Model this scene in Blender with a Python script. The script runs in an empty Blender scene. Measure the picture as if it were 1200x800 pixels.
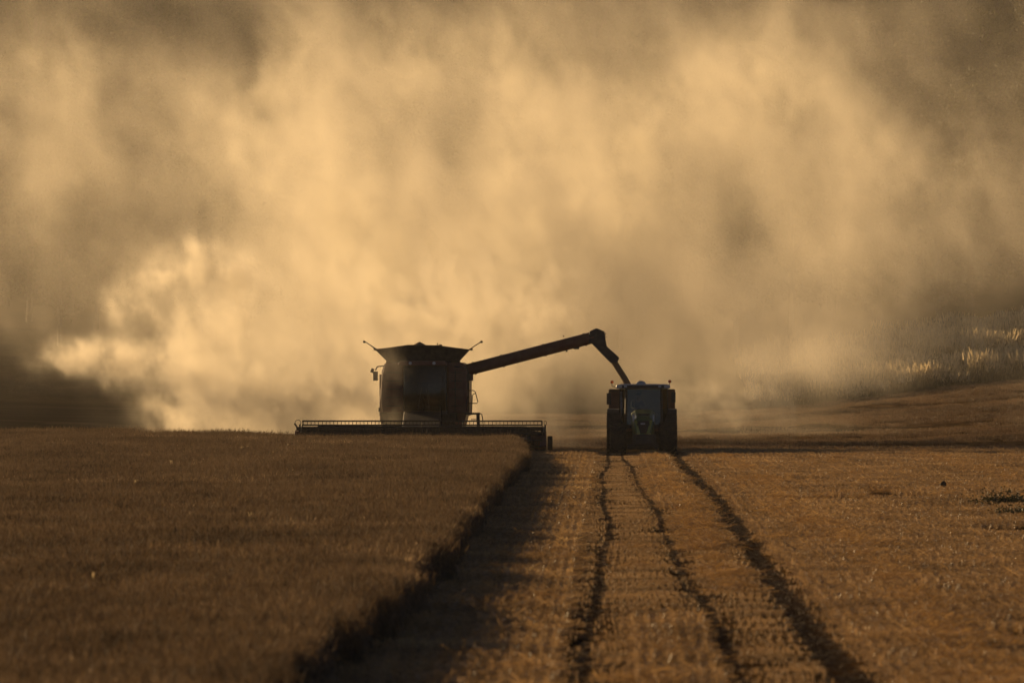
import bpy, bmesh, math, random
import numpy as np
from mathutils import Vector, Matrix, Quaternion
R = math.radians
scene = bpy.context.scene
col = scene.collection

# ------------------------------------------------------------------ camera, light, exposure
CAM_H = 3.46                      # eye height over the field, metres
FPX = 10000.0                     # focal length in pixels of the 1200 px wide photograph
cam = bpy.data.cameras.new('camera')
cam.sensor_width = 36.0
cam.lens = 300.0
cam.clip_start = 0.5
cam.clip_end = 6000.0
cam.dof.use_dof = True
cam.dof.focus_distance = 346.0
cam.dof.aperture_fstop = 5.0
camo = bpy.data.objects.new('camera', cam)
col.objects.link(camo)
camo.location = (0, 0, CAM_H)
camo.rotation_euler = (R(90) + math.atan(31.0 / FPX), 0, math.atan(116.0 / FPX))
scene.camera = camo

SUN_EL, SUN_AZ = 12.0, 38.0       # degrees; azimuth is to the left of straight ahead (+Y)
sun_dir = Vector((-math.sin(R(SUN_AZ)) * math.cos(R(SUN_EL)), math.cos(R(SUN_AZ)) * math.cos(R(SUN_EL)), math.sin(R(SUN_EL))))
sl = bpy.data.lights.new('sun', 'SUN')
sl.energy = 5.0
sl.angle = R(0.5)
sl.color = (1.0, 0.66, 0.31)
so = bpy.data.objects.new('sun', sl)
col.objects.link(so)
so.rotation_euler = sun_dir.to_track_quat('Z', 'Y').to_euler()

world = bpy.data.worlds.new('World')
scene.world = world
world.use_nodes = True
wn, wl = world.node_tree.nodes, world.node_tree.links
sky = wn.new('ShaderNodeTexSky')
sky.sky_type = 'NISHITA'
sky.sun_disc = False
sky.sun_elevation = R(SUN_EL)
sky.sun_rotation = -R(SUN_AZ)
sky.dust_density = 0.6
sky.air_density = 0.22
sky.ozone_density = 0.0
bg = wn['Background']
bg.inputs['Strength'].default_value = 0.05
wl.new(sky.outputs['Color'], bg.inputs['Color'])

scene.view_settings.view_transform = 'Standard'
scene.view_settings.look = 'None'
scene.view_settings.gamma = 1.0
scene.view_settings.exposure = 0.20
scene.render.engine = 'CYCLES'
scene.cycles.use_denoising = True
scene.cycles.max_bounces = 6
scene.cycles.diffuse_bounces = 2
scene.cycles.glossy_bounces = 2
scene.cycles.transmission_bounces = 3
scene.cycles.transparent_max_bounces = 12
scene.cycles.volume_bounces = 1
scene.cycles.volume_step_rate = 4.0
scene.cycles.volume_max_steps = 512

# ------------------------------------------------------------------ tagging and naming
def tag(o, label=None, cat=None, group=None, kind=None):
    if label: o['label'] = label
    if cat: o['category'] = cat
    if group: o['group'] = group
    if kind: o['kind'] = kind
    return o

def empty(name, loc, rz=0.0, label=None, cat=None, group=None):
    o = bpy.data.objects.new(name, None)
    o.empty_display_size = 0.2
    col.objects.link(o)
    o.location = loc
    o.rotation_euler = (0, 0, rz)
    return tag(o, label, cat, group)

# ------------------------------------------------------------------ materials
def new_mat(name):
    m = bpy.data.materials.new(name)
    m.use_nodes = True
    return m, m.node_tree.nodes, m.node_tree.links, m.node_tree.nodes['Principled BSDF']

def mottled(name, c1, c2, scale=6.0, rough=0.8, metallic=0.0, coat=0.0, bump=0.0, rough2=None, detail=6.0, stretch=(1, 1, 1)):
    """two tones of one surface mixed by noise (dust, wear), optional bump"""
    m, n, l, p = new_mat(name)
    tc = n.new('ShaderNodeTexCoord')
    mp = n.new('ShaderNodeMapping')
    mp.inputs['Scale'].default_value = stretch
    nz = n.new('ShaderNodeTexNoise')
    nz.inputs['Scale'].default_value = scale
    nz.inputs['Detail'].default_value = detail
    nz.inputs['Roughness'].default_value = 0.6
    cr = n.new('ShaderNodeValToRGB')
    cr.color_ramp.elements[0].position = 0.36
    cr.color_ramp.elements[1].position = 0.66
    cr.color_ramp.elements[0].color = (*c1, 1)
    cr.color_ramp.elements[1].color = (*c2, 1)
    l.new(tc.outputs['Object'], mp.inputs['Vector'])
    l.new(mp.outputs['Vector'], nz.inputs['Vector'])
    l.new(nz.outputs['Fac'], cr.inputs['Fac'])
    l.new(cr.outputs['Color'], p.inputs['Base Color'])
    p.inputs['Roughness'].default_value = rough
    p.inputs['Metallic'].default_value = metallic
    p.inputs['Coat Weight'].default_value = coat
    if rough2 is not None:
        mr = n.new('ShaderNodeMapRange')
        mr.inputs['To Min'].default_value = rough
        mr.inputs['To Max'].default_value = rough2
        l.new(nz.outputs['Fac'], mr.inputs['Value'])
        l.new(mr.outputs['Result'], p.inputs['Roughness'])
    if bump:
        b = n.new('ShaderNodeBump')
        b.inputs['Strength'].default_value = bump
        b.inputs['Distance'].default_value = 0.02
        l.new(nz.outputs['Fac'], b.inputs['Height'])
        l.new(b.outputs['Normal'], p.inputs['Normal'])
    return m

def leafy(name, c1, c2, trans=0.35, scale=0.6, rough=0.65, c3=None, per_item=0.0):
    """dry straw or foliage: diffuse + light coming through, tone varied over the field and per instance"""
    m, n, l, p = new_mat(name)
    out = n['Material Output']
    geo = n.new('ShaderNodeNewGeometry')
    nz = n.new('ShaderNodeTexNoise')
    nz.inputs['Scale'].default_value = scale
    nz.inputs['Detail'].default_value = 4.0
    l.new(geo.outputs['Position'], nz.inputs['Vector'])
    oi = n.new('ShaderNodeObjectInfo')
    ri = n.new('ShaderNodeMath'); ri.operation = 'MULTIPLY_ADD'
    l.new(geo.outputs['Random Per Island'], ri.inputs[0])
    ri.inputs[1].default_value = 0.55
    add = n.new('ShaderNodeMath'); add.operation = 'MULTIPLY_ADD'
    l.new(nz.outputs['Fac'], add.inputs[0]); add.inputs[1].default_value = 1.3; add.inputs[2].default_value = -0.45
    l.new(add.outputs[0], ri.inputs[2])
    cr = n.new('ShaderNodeValToRGB')
    e = cr.color_ramp.elements
    e[0].position = 0.1; e[0].color = (*c1, 1)
    e[1].position = 0.85; e[1].color = (*c2, 1)
    if c3:
        x = e.new(0.97); x.color = (*c3, 1)  # palest stop: glints put into the colour of a few pieces
    l.new(ri.outputs[0], cr.inputs['Fac'])
    d = n.new('ShaderNodeBsdfPrincipled') if False else p
    l.new(cr.outputs['Color'], p.inputs['Base Color'])
    p.inputs['Roughness'].default_value = rough
    p.inputs['Specular IOR Level'].default_value = 0.35
    t = n.new('ShaderNodeBsdfTranslucent')
    l.new(cr.outputs['Color'], t.inputs['Color'])
    mx = n.new('ShaderNodeMixShader')
    mx.inputs['Fac'].default_value = trans
    l.new(p.outputs['BSDF'], mx.inputs[1])
    l.new(t.outputs['BSDF'], mx.inputs[2])
    l.new(mx.outputs['Shader'], out.inputs['Surface'])
    return m

# ------------------------------------------------------------------ terrain
def sstep(a, b, t):
    t = np.clip((t - a) / (b - a), 0, 1)
    return t * t * (3 - 2 * t)

def vnoise(x, y, seed=0):
    """smooth value noise on numpy arrays"""
    xi, yi = np.floor(x), np.floor(y)
    fx, fy = x - xi, y - yi
    fx, fy = fx * fx * (3 - 2 * fx), fy * fy * (3 - 2 * fy)
    def h(a, b):
        v = np.sin(a * 127.1 + b * 311.7 + seed * 74.7) * 43758.5453
        return v - np.floor(v)
    return (h(xi, yi) * (1 - fx) + h(xi + 1, yi) * fx) * (1 - fy) + (h(xi, yi + 1) * (1 - fx) + h(xi + 1, yi + 1) * fx) * fy

# wheel tracks along the rows: (x at y, half width, depth)
def track_x(i, y):
    y = np.asarray(y, float)
    if i == 0:
        return -0.17 + 0.10 * np.sin(y * 0.043) + 0.05 * np.sin(y * 0.11)
    if i == 1:
        return 0.48 + 0.95 * np.clip((320 - y) / 225, 0, 1) ** 0.8 + 0.05 * np.sin(y * 0.07)
    return 2.62 + 0.10 * np.sin(y * 0.031 + 1.0) + 0.12 * np.clip((300 - y) / 200, 0, 1)
TRACKS = [(0, 0.14, 0.08), (1, 0.14, 0.07), (2, 0.27, 0.09)]

def crest(x):
    return 352.0 + 26.0 * sstep(-13.5, -20.0, x)

BANK_Y = 622.0
def height(x, y):
    x = np.asarray(x, float); y = np.asarray(y, float)
    c = crest(x)
    # end of the far field: rises to the right
    zf = np.interp(x, [-80, -44, -10, 6, 14, 30, 60, 200], [1.6, 0.9, -0.1, -0.15, 0.55, 2.45, 4.2, 7.0])
    dip = -0.55
    k = sstep(0, 45, y - c)
    t = np.clip((y - (c + 30)) / (BANK_Y - c - 30), 0, 1)
    z = k * (dip * (1 - t) + zf * t)
    z = z + (y > c) * k * 0.25 * (vnoise(x / 14, y / 22, 5) - 0.5)
    # old ridges and furrows running across the far field
    for yc, sl, a, wd, ph in ((392, .55, .30, 2.2, 0), (412, .9, .26, 2.6, 2), (438, .35, .34, 2.4, 4), (470, 1.1, .36, 3.0, 1), (505, .6, .42, 3.4, 3), (548, 1.3, .42, 4.0, 5), (590, .8, .42, 4.0, 6)):
        yr = yc + sl * x + 5 * np.sin(x * .11 + ph) + 1.5 * np.sin(x * .43 + ph)
        z = z + (y > c + 14) * (y < BANK_Y) * a * (.35 + vnoise(x / 7 + ph, y * 0, 12)) * np.exp(-((y - yr) / wd) ** 2)
    # grass bank, then the hill
    z = z + 2.6 * sstep(BANK_Y, BANK_Y + 22, y)
    hill = np.clip(y - (BANK_Y + 34), 0, 420)
    z = z + hill * 0.185 + 3.0 * (vnoise(x / 40, y / 60, 9) - 0.5) * np.clip(hill / 60, 0, 1)
    # small unevenness and wheel tracks
    near = (y < 400)
    z = z + near * 0.05 * (vnoise(x / 1.7, y / 5.0, 2) - 0.5)
    for i, w, dpt in TRACKS:
        d = np.abs(x - track_x(i, y))
        wv = w * (0.95 + 0.2 * vnoise(y / 3.0, y * 0 + i, 3))
        amp = dpt * (0.75 + 0.5 * vnoise(y / 2.2, y * 0 + i * 3.3, 4)) * (y < 420) * (y > 20)
        z = z - amp * np.exp(-(d / wv) ** 4)
    return z

def H(x, y):
    return float(height(np.array([x]), np.array([y]))[0])

def at(px, py, d):
    """world point seen at pixel (px, py) of the 1200x800 photograph at distance d"""
    return Vector(((px - 716.0) * d / FPX, d, CAM_H - (py - 431.0) * d / FPX))

def grid_mesh(name, xs, ys, mat, extra=None):
    X, Y = np.meshgrid(xs, ys)
    Z = height(X, Y)
    if extra is not None: Z = Z + extra(X, Y)
    nx, ny = len(xs), len(ys)
    v = np.stack([X.ravel(), Y.ravel(), Z.ravel()], 1)
    idx = np.arange(nx * ny).reshape(ny, nx)
    f = np.stack([idx[:-1, :-1].ravel(), idx[:-1, 1:].ravel(), idx[1:, 1:].ravel(), idx[1:, :-1].ravel()], 1)
    me = bpy.data.meshes.new(name)
    me.vertices.add(len(v)); me.vertices.foreach_set('co', v.ravel())
    me.loops.add(f.size); me.loops.foreach_set('vertex_index', f.ravel())
    me.polygons.add(len(f)); me.polygons.foreach_set('loop_start', np.arange(0, f.size, 4))
    me.update(); me.validate()
    me.polygons.foreach_set('use_smooth', [True] * len(f))
    me.materials.append(mat)
    o = bpy.data.objects.new(name, me); col.objects.link(o)
    return o

def ground_material():
    m, n, l, p = new_mat('field_soil')
    geo = n.new('ShaderNodeNewGeometry')
    sep = n.new('ShaderNodeSeparateXYZ'); l.new(geo.outputs['Position'], sep.inputs[0])
    def noise(sc, stretch, det=5):
        mp = n.new('ShaderNodeMapping'); mp.inputs['Scale'].default_value = stretch
        l.new(geo.outputs['Position'], mp.inputs['Vector'])
        t = n.new('ShaderNodeTexNoise'); t.inputs['Scale'].default_value = sc; t.inputs['Detail'].default_value = det
        t.inputs['Roughness'].default_value = 0.65
        l.new(mp.outputs['Vector'], t.inputs['Vector']); return t.outputs['Fac']
    def ramp(fac, stops):
        c = n.new('ShaderNodeValToRGB')
        e = c.color_ramp.elements
        e[0].position, e[0].color = stops[0][0], (*stops[0][1], 1)
        e[1].position, e[1].color = stops[-1][0], (*stops[-1][1], 1)
        for s in stops[1:-1]:
            q = e.new(s[0]); q.color = (*s[1], 1)
        l.new(fac, c.inputs['Fac']); return c.outputs['Color']
    soil = ramp(noise(1.6, (1, 0.5, 1), 8), [(0.3, (0.030, 0.018, 0.009)), (0.5, (0.060, 0.034, 0.015)), (0.7, (0.11, 0.062, 0.025))])
    # far stubble field: broad bands running across plus straw-coloured speckle
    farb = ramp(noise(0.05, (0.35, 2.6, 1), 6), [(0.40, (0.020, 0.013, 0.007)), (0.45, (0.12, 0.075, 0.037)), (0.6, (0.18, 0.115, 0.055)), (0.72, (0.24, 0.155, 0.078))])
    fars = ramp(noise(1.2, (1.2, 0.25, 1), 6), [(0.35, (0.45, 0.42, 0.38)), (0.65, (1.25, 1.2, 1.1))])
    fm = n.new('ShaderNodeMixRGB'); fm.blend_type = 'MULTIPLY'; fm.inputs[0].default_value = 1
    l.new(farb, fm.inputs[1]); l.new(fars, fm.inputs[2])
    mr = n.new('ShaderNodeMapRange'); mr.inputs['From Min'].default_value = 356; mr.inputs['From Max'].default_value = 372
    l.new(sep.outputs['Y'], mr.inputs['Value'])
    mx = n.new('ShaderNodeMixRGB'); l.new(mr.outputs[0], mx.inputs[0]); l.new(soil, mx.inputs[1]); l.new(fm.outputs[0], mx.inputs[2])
    # far left: soil colour darkened to paint in the dim haze there
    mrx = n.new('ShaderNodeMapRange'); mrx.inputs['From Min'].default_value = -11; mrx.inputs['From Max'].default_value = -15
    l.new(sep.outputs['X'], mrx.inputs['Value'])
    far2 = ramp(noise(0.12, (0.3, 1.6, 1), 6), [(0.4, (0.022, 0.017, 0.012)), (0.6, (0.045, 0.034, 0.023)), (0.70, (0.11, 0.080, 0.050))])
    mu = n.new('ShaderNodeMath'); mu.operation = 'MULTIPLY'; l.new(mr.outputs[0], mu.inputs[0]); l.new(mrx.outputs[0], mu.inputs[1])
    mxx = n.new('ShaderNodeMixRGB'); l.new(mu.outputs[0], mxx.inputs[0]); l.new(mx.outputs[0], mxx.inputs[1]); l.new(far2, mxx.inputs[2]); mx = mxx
    # hill floor
    hillc = ramp(noise(0.3, (1, 1, 1)), [(0.3, (0.034, 0.024, 0.013)), (0.7, (0.080, 0.056, 0.028))])
    mr2 = n.new('ShaderNodeMapRange'); mr2.inputs['From Min'].default_value = 616; mr2.inputs['From Max'].default_value = 628
    l.new(sep.outputs['Y'], mr2.inputs['Value'])
    mx2 = n.new('ShaderNodeMixRGB'); l.new(mr2.outputs[0], mx2.inputs[0]); l.new(mx.outputs[0], mx2.inputs[1]); l.new(hillc, mx2.inputs[2])
    l.new(mx2.outputs[0], p.inputs['Base Color'])
    p.inputs['Roughness'].default_value = 0.95
    p.inputs['Specular IOR Level'].default_value = 0.0
    b = n.new('ShaderNodeBump'); b.inputs['Strength'].default_value = 0.9; b.inputs['Distance'].default_value = 0.12
    l.new(noise(2.5, (1, 0.6, 1), 8), b.inputs['Height']); l.new(b.outputs['Normal'], p.inputs['Normal'])
    return m

def seg(*pts):
    out = []
    for (a, b, s) in pts:
        out += list(np.arange(a, b, s))
    return np.array(out)
xs = seg((-900, -200, 50), (-200, -60, 10), (-60, -12, 2.0), (-12, -4, 0.5), (-4, 6, 0.1), (6, 14, 0.5), (14, 60, 2.0), (60, 200, 10), (200, 901, 50))
ys = seg((-300, 20, 40), (20, 430, 1.0), (430, 600, 4.0), (600, 670, 1.5), (670, 1120, 10), (1120, 3000, 120))
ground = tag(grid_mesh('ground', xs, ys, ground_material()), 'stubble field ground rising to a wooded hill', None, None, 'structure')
# ------------------------------------------------------------------ helpers for GN
def gn_tree(name):
    t = bpy.data.node_groups.new(name, 'GeometryNodeTree')
    t.interface.new_socket('Geometry', in_out='INPUT', socket_type='NodeSocketGeometry')
    t.interface.new_socket('Geometry', in_out='OUTPUT', socket_type='NodeSocketGeometry')
    gi = t.nodes.new('NodeGroupInput'); go = t.nodes.new('NodeGroupOutput')
    return t, gi, go

# ------------------------------------------------------------------ dust
def dust_material(name, density, color, g):
    m = bpy.data.materials.new(name); m.use_nodes = True
    n, l = m.node_tree.nodes, m.node_tree.links
    for x in list(n):
        if x.type == 'BSDF_PRINCIPLED': n.remove(x)
    v = n.new('ShaderNodeVolumePrincipled')
    v.inputs['Color'].default_value = (*color, 1)
    v.inputs['Density'].default_value = density
    v.inputs['Anisotropy'].default_value = g
    l.new(v.outputs['Volume'], n['Material Output'].inputs['Volume'])
    return m

def dust_volume(name, lo, hi, res, blobs, mat, big=0.12, fine=0.5, edge=(0.35, 0.75), warp=3.0, floor=0.0, seed=0.0, fine2=0.4, holes=(), fr=(0.4, 1.4), shear=0.18, squeeze=0.85):
    """dust as a density grid: soft billows (world position and radii) broken up by turbulence"""
    t, gi, go = gn_tree(name)
    N, L = t.nodes, t.links
    pos = N.new('GeometryNodeInputPosition').outputs[0]
    def vmath(op, a, b=None, s=None):
        x = N.new('ShaderNodeVectorMath'); x.operation = op
        for i, q in enumerate((a, b)):
            if q is None: continue
            if isinstance(q, (tuple, list, Vector)): x.inputs[i].default_value = tuple(q)
            else: L.new(q, x.inputs[i])
        if s is not None: x.inputs['Scale'].default_value = s
        return x.outputs['Value'] if op in ('DOT_PRODUCT', 'LENGTH') else x.outputs['Vector']
    def math_(op, a, b=None, c=None):
        x = N.new('ShaderNodeMath'); x.operation = op
        for i, q in enumerate((a, b, c)):
            if q is None: continue
            if isinstance(q, (int, float)): x.inputs[i].default_value = q
            else: L.new(q, x.inputs[i])
        return x.outputs[0]
    def noise(vec, scale, det, rough=0.55):
        x = N.new('ShaderNodeTexNoise'); x.inputs['Scale'].default_value = scale
        x.inputs['Detail'].default_value = det; x.inputs['Roughness'].default_value = rough
        L.new(vec, x.inputs['Vector']); return x
    p0 = vmath('ADD', pos, (seed, seed * 1.7, seed * 0.6))
    wn_ = noise(p0, big * 1.3, 3.0)
    wv = vmath('SCALE', vmath('SUBTRACT', wn_.outputs['Color'], (0.5, 0.5, 0.5)), s=warp)
    pw = vmath('ADD', pos, wv)
    total = None
    for (c, r, a) in blobs:
        d = vmath('MULTIPLY', vmath('SUBTRACT', pw, c), (1 / r[0], 1 / r[1], 1 / r[2]))
        q = vmath('DOT_PRODUCT', d, d)
        e = math_('MULTIPLY', math_('EXPONENT', math_('MULTIPLY', q, -1.0)), a)
        total = e if total is None else math_('ADD', total, e)
    for (c, r, a) in holes:
        d = vmath('MULTIPLY', vmath('SUBTRACT', pw, c), (1 / r[0], 1 / r[1], 1 / r[2]))
        e = math_('EXPONENT', math_('MULTIPLY', vmath('DOT_PRODUCT', d, d), -1.0))
        total = math_('MULTIPLY', total, math_('MULTIPLY_ADD', e, -a, 1.0))
    p1 = vmath('ADD', p0, vmath('SCALE', wv, s=0.6))
    pz = N.new('ShaderNodeCombineXYZ')       # drawn out along the rising, leaning draught
    L.new(vmath('DOT_PRODUCT', p1, (1.0, 0.0, shear)), pz.inputs[0]); L.new(vmath('DOT_PRODUCT', p1, (0.0, 1.0, 0.0)), pz.inputs[1]); L.new(vmath('DOT_PRODUCT', p1, (0.0, 0.0, squeeze)), pz.inputs[2])
    p1 = pz.outputs[0]
    n1 = noise(p1, big, 7.0, fine).outputs['Fac']
    mr = N.new('ShaderNodeMapRange'); mr.interpolation_type = 'SMOOTHSTEP'
    L.new(n1, mr.inputs['Value'])
    mr.inputs['From Min'].default_value, mr.inputs['From Max'].default_value = edge
    mr.inputs['To Min'].default_value = floor; mr.inputs['To Max'].default_value = 1.0
    n2 = noise(vmath('MULTIPLY', p1, (1.0, 0.5, 0.7)), fine2, 5.0, 0.6).outputs['Fac']
    m2 = N.new('ShaderNodeMapRange'); m2.interpolation_type = 'SMOOTHSTEP'
    L.new(n2, m2.inputs['Value']); m2.inputs['From Min'].default_value = 0.36; m2.inputs['From Max'].default_value = 0.64
    m2.inputs['To Min'].default_value = fr[0]; m2.inputs['To Max'].default_value = fr[1]
    dens = math_('MULTIPLY', math_('MULTIPLY', total, m2.outputs['Result']), mr.outputs['Result'])
    dens = math_('MAXIMUM', math_('SUBTRACT', dens, 0.01), 0.0)
    vc = N.new('GeometryNodeVolumeCube')
    L.new(dens, vc.inputs['Density'])
    vc.inputs['Min'].default_value = lo; vc.inputs['Max'].default_value = hi
    for k, r in zip(('Resolution X', 'Resolution Y', 'Resolution Z'), res): vc.inputs[k].default_value = r
    sm = N.new('GeometryNodeSetMaterial'); sm.inputs['Material'].default_value = mat
    L.new(vc.outputs[0], sm.inputs[0]); L.new(sm.outputs[0], go.inputs[0])
    me = bpy.data.meshes.new(name)
    me.materials.append(mat)
    o = bpy.data.objects.new(name, me); col.objects.link(o)
    md = o.modifiers.new('dust', 'NODES'); md.node_group = t
    return o

def bl(px, py, d, rx, ry, rd, a):
    """billow: centre seen at pixel (px,py) at distance d, radii in photo pixels across and up, depth in metres"""
    k = d / FPX
    return (tuple(at(px, py, d)), (rx * k, rd, ry * k), a)

big_blobs = [
    bl(500, 360, 425, 200, 115, 9, 2.8),      # bright core behind the harvester
    bl(420, 270, 430, 150, 100, 8, 0.9),
    bl(680, 270, 436, 130, 110, 8, 1.7),
    bl(360, 120, 440, 120, 110, 8, 0.7),
    bl(640, 130, 445, 140, 100, 8, 0.6),
    bl(850, 110, 446, 140, 110, 8, 0.6),
    bl(90, 190, 445, 170, 120, 8, 0.3),
    bl(800, 350, 440, 150, 100, 8, 0.7),
    bl(980, 320, 455, 150, 110, 8, 0.6),
    bl(1010, 180, 450, 130, 90, 8, 0.4),
    bl(60, 330, 455, 130, 80, 8, 0.15),
    bl(940, 430, 462, 120, 45, 8, 0.5),
    bl(560, 210, 455, 1000, 300, 20, 0.30),    # thin dust over everything
]
holes = [                                     # thinner pockets between the billows
    bl(668, 490, 440, 50, 55, 200, 0.75),
    bl(530, 175, 440, 26, 60, 200, 0.5),
    bl(290, 60, 440, 26, 70, 200, 0.5),
    bl(50, 470, 440, 150, 60, 200, 0.8),
    bl(1170, 110, 450, 90, 80, 200, 0.5),
    bl(1180, 400, 450, 110, 60, 200, 0.6),
    bl(120, 15, 440, 200, 45, 200, 0.4),
    bl(340, 250, 440, 70, 18, 200, 0.2),
    bl(880, 250, 440, 30, 40, 200, 0.3),
    bl(640, 60, 440, 90, 28, 200, 0.5),
    bl(1060, 478, 440, 300, 40, 200, 0.93),
    bl(190, 250, 440, 130, 34, 200, 0.22),
    bl(60, 300, 440, 90, 70, 200, 0.4),
    bl(450, 180, 440, 30, 60, 200, 0.35),
    bl(800, 220, 440, 40, 50, 200, 0.35),
]
dm = dust_material('sunlit_dust', 0.10, (0.97, 0.90, 0.76), 0.55)
tag(dust_volume('dust', (-56, 402, -2.5), (40, 490, 27), (300, 260, 100), big_blobs, dm, big=0.14, fine=0.66, edge=(0.41, 0.61), warp=6.0, floor=0.10, fine2=0.42, holes=holes),
    'golden backlit harvest dust drifting high behind the machines', None, None, 'stuff')

# nearer sheet of torn wisps rising off the field
wisps = [
    bl(460, 400, 405, 120, 90, 3.5, 1.5),
    bl(350, 130, 406, 55, 110, 3.5, 0.55),
    bl(260, 180, 407, 60, 60, 3.5, 0.35),
    bl(420, 260, 405, 80, 90, 3.5, 0.7),
    bl(625, 250, 405, 55, 120, 3.5, 1.0),
    bl(720, 240, 407, 70, 80, 3.5, 1.1),
    bl(640, 370, 405, 90, 60, 3.5, 0.9),
    bl(800, 130, 406, 90, 60, 3.5, 0.4),
    bl(900, 90, 406, 70, 60, 3.5, 0.5),
    bl(870, 370, 406, 110, 55, 3.5, 0.6),
    bl(1020, 330, 407, 100, 80, 3.5, 0.45),
    bl(1060, 180, 407, 110, 60, 3.5, 0.4),
    bl(80, 80, 407, 80, 50, 3.5, 0.25),
    bl(110, 240, 407, 90, 50, 3.5, 0.12),
    bl(540, 60, 407, 120, 50, 3.5, 0.4),
    bl(560, 200, 406, 900, 260, 4.0, 0.08),
]
wm = dust_material('drifting_dust', 0.25, (0.97, 0.90, 0.74), 0.55)
tag(dust_volume('dust', (-35, 397.5, -1.5), (26, 413.5, 25), (440, 70, 190), wisps, wm, big=0.22, fine=0.70, edge=(0.43, 0.60), warp=4.0, floor=0.0, seed=23.0, fine2=0.8, holes=holes, fr=(0.15, 1.7)),
    'torn wisps of golden dust rising between the harvester and the hill', None, None, 'stuff')

plume = [
    bl(222, 308, 374, 34, 24, 1.8, 1.2),      # arching head of the plume
    bl(270, 325, 374, 34, 22, 1.8, 0.9),
    bl(178, 325, 374, 26, 18, 1.8, 0.9),
    bl(150, 358, 374, 24, 24, 1.8, 0.7),
    bl(285, 360, 374, 40, 60, 2.2, 0.7),
    bl(235, 400, 373, 60, 50, 2.2, 0.9),
    bl(110, 418, 372, 46, 15, 1.8, 1.5),      # tongue blown out to the left
    bl(170, 425, 372, 50, 20, 2.0, 1.2),
    bl(225, 465, 368, 45, 36, 2.5, 1.2),
    bl(300, 480, 366, 60, 40, 3.0, 1.2),
    bl(400, 470, 366, 80, 60, 3, 1.0),
    bl(490, 400, 370, 110, 90, 3.5, 0.6),
    bl(600, 370, 374, 90, 60, 3.5, 0.4),
    bl(655, 500, 356, 42, 45, 3, 0.16),
    bl(452, 455, 345.9, 20, 50, 1.0, 0.20),   # thin dust drifting past the harvester's flank
    bl(850, 470, 372, 90, 30, 4, 0.25),
]
pm = dust_material('fresh_dust', 0.50, (0.97, 0.90, 0.76), 0.55)
tag(dust_volume('dust', (-26, 344.8, -1.5), (8, 381, 11.0), (280, 200, 105), plume, pm, big=0.5, fine=0.72, edge=(0.42, 0.56), warp=2.0, floor=0.0, seed=11.0, fine2=1.3, fr=(0.15, 1.7), shear=0.2, squeeze=0.8),
    'dense curling dust plume blown low to the left of the harvester', None, None, 'stuff')

# thin air haze round the whole place
hm = bpy.data.materials.new('haze'); hm.use_nodes = True
for x in list(hm.node_tree.nodes):
    if x.type == 'BSDF_PRINCIPLED': hm.node_tree.nodes.remove(x)
hv = hm.node_tree.nodes.new('ShaderNodeVolumePrincipled')
hv.inputs['Color'].default_value = (0.95, 0.93, 0.90, 1); hv.inputs['Density'].default_value = 0.00004; hv.inputs['Anisotropy'].default_value = 0.3
hm.node_tree.links.new(hv.outputs['Volume'], hm.node_tree.nodes['Material Output'].inputs['Volume'])
bm = bmesh.new(); bmesh.ops.create_cube(bm, size=1.0)
for v in bm.verts: v.co = Vector((v.co.x * 1900, 1350 + v.co.y * 3600, 60 + v.co.z * 135))
me = bpy.data.meshes.new('haze'); bm.to_mesh(me); bm.free(); me.materials.append(hm)
ho = bpy.data.objects.new('haze', me); col.objects.link(ho)
tag(ho, None, None, None, 'stuff')
# ------------------------------------------------------------------ plants: small real meshes, instanced as masses
rng = np.random.default_rng(7)

def quads_mesh(name, Q, mats, midx=None):
    """Q: (n,4,3) array of quads"""
    Q = np.asarray(Q, float)
    n = len(Q)
    me = bpy.data.meshes.new(name)
    me.vertices.add(n * 4); me.vertices.foreach_set('co', Q.reshape(-1))
    me.loops.add(n * 4); me.loops.foreach_set('vertex_index', np.arange(n * 4))
    me.polygons.add(n); me.polygons.foreach_set('loop_start', np.arange(0, n * 4, 4))
    for m in mats: me.materials.append(m)
    if midx is not None: me.polygons.foreach_set('material_index', np.asarray(midx, np.int32))
    me.update()
    return me

def ribbons(base, tip, width, facing=None, taper=0.5, mid=None):
    """quads from base to tip (n,3), turned by a random facing angle; mid bends them (2 quads each, sharing no verts)"""
    n = len(base)
    a = rng.uniform(0, math.pi, n) if facing is None else facing
    s = np.stack([np.cos(a), np.sin(a), np.zeros(n)], 1) * (np.asarray(width) / 2)[..., None]
    if mid is None:
        return np.stack([base - s, base + s, tip + s * taper, tip - s * taper], 1)
    q1 = np.stack([base - s, base + s, mid + s, mid - s], 1)
    q2 = np.stack([mid - s, mid + s, tip + s * taper, tip - s * taper], 1)
    return np.concatenate([q1, q2])

def V3(x, y, z): return np.stack([x, y, z], 1)

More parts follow.
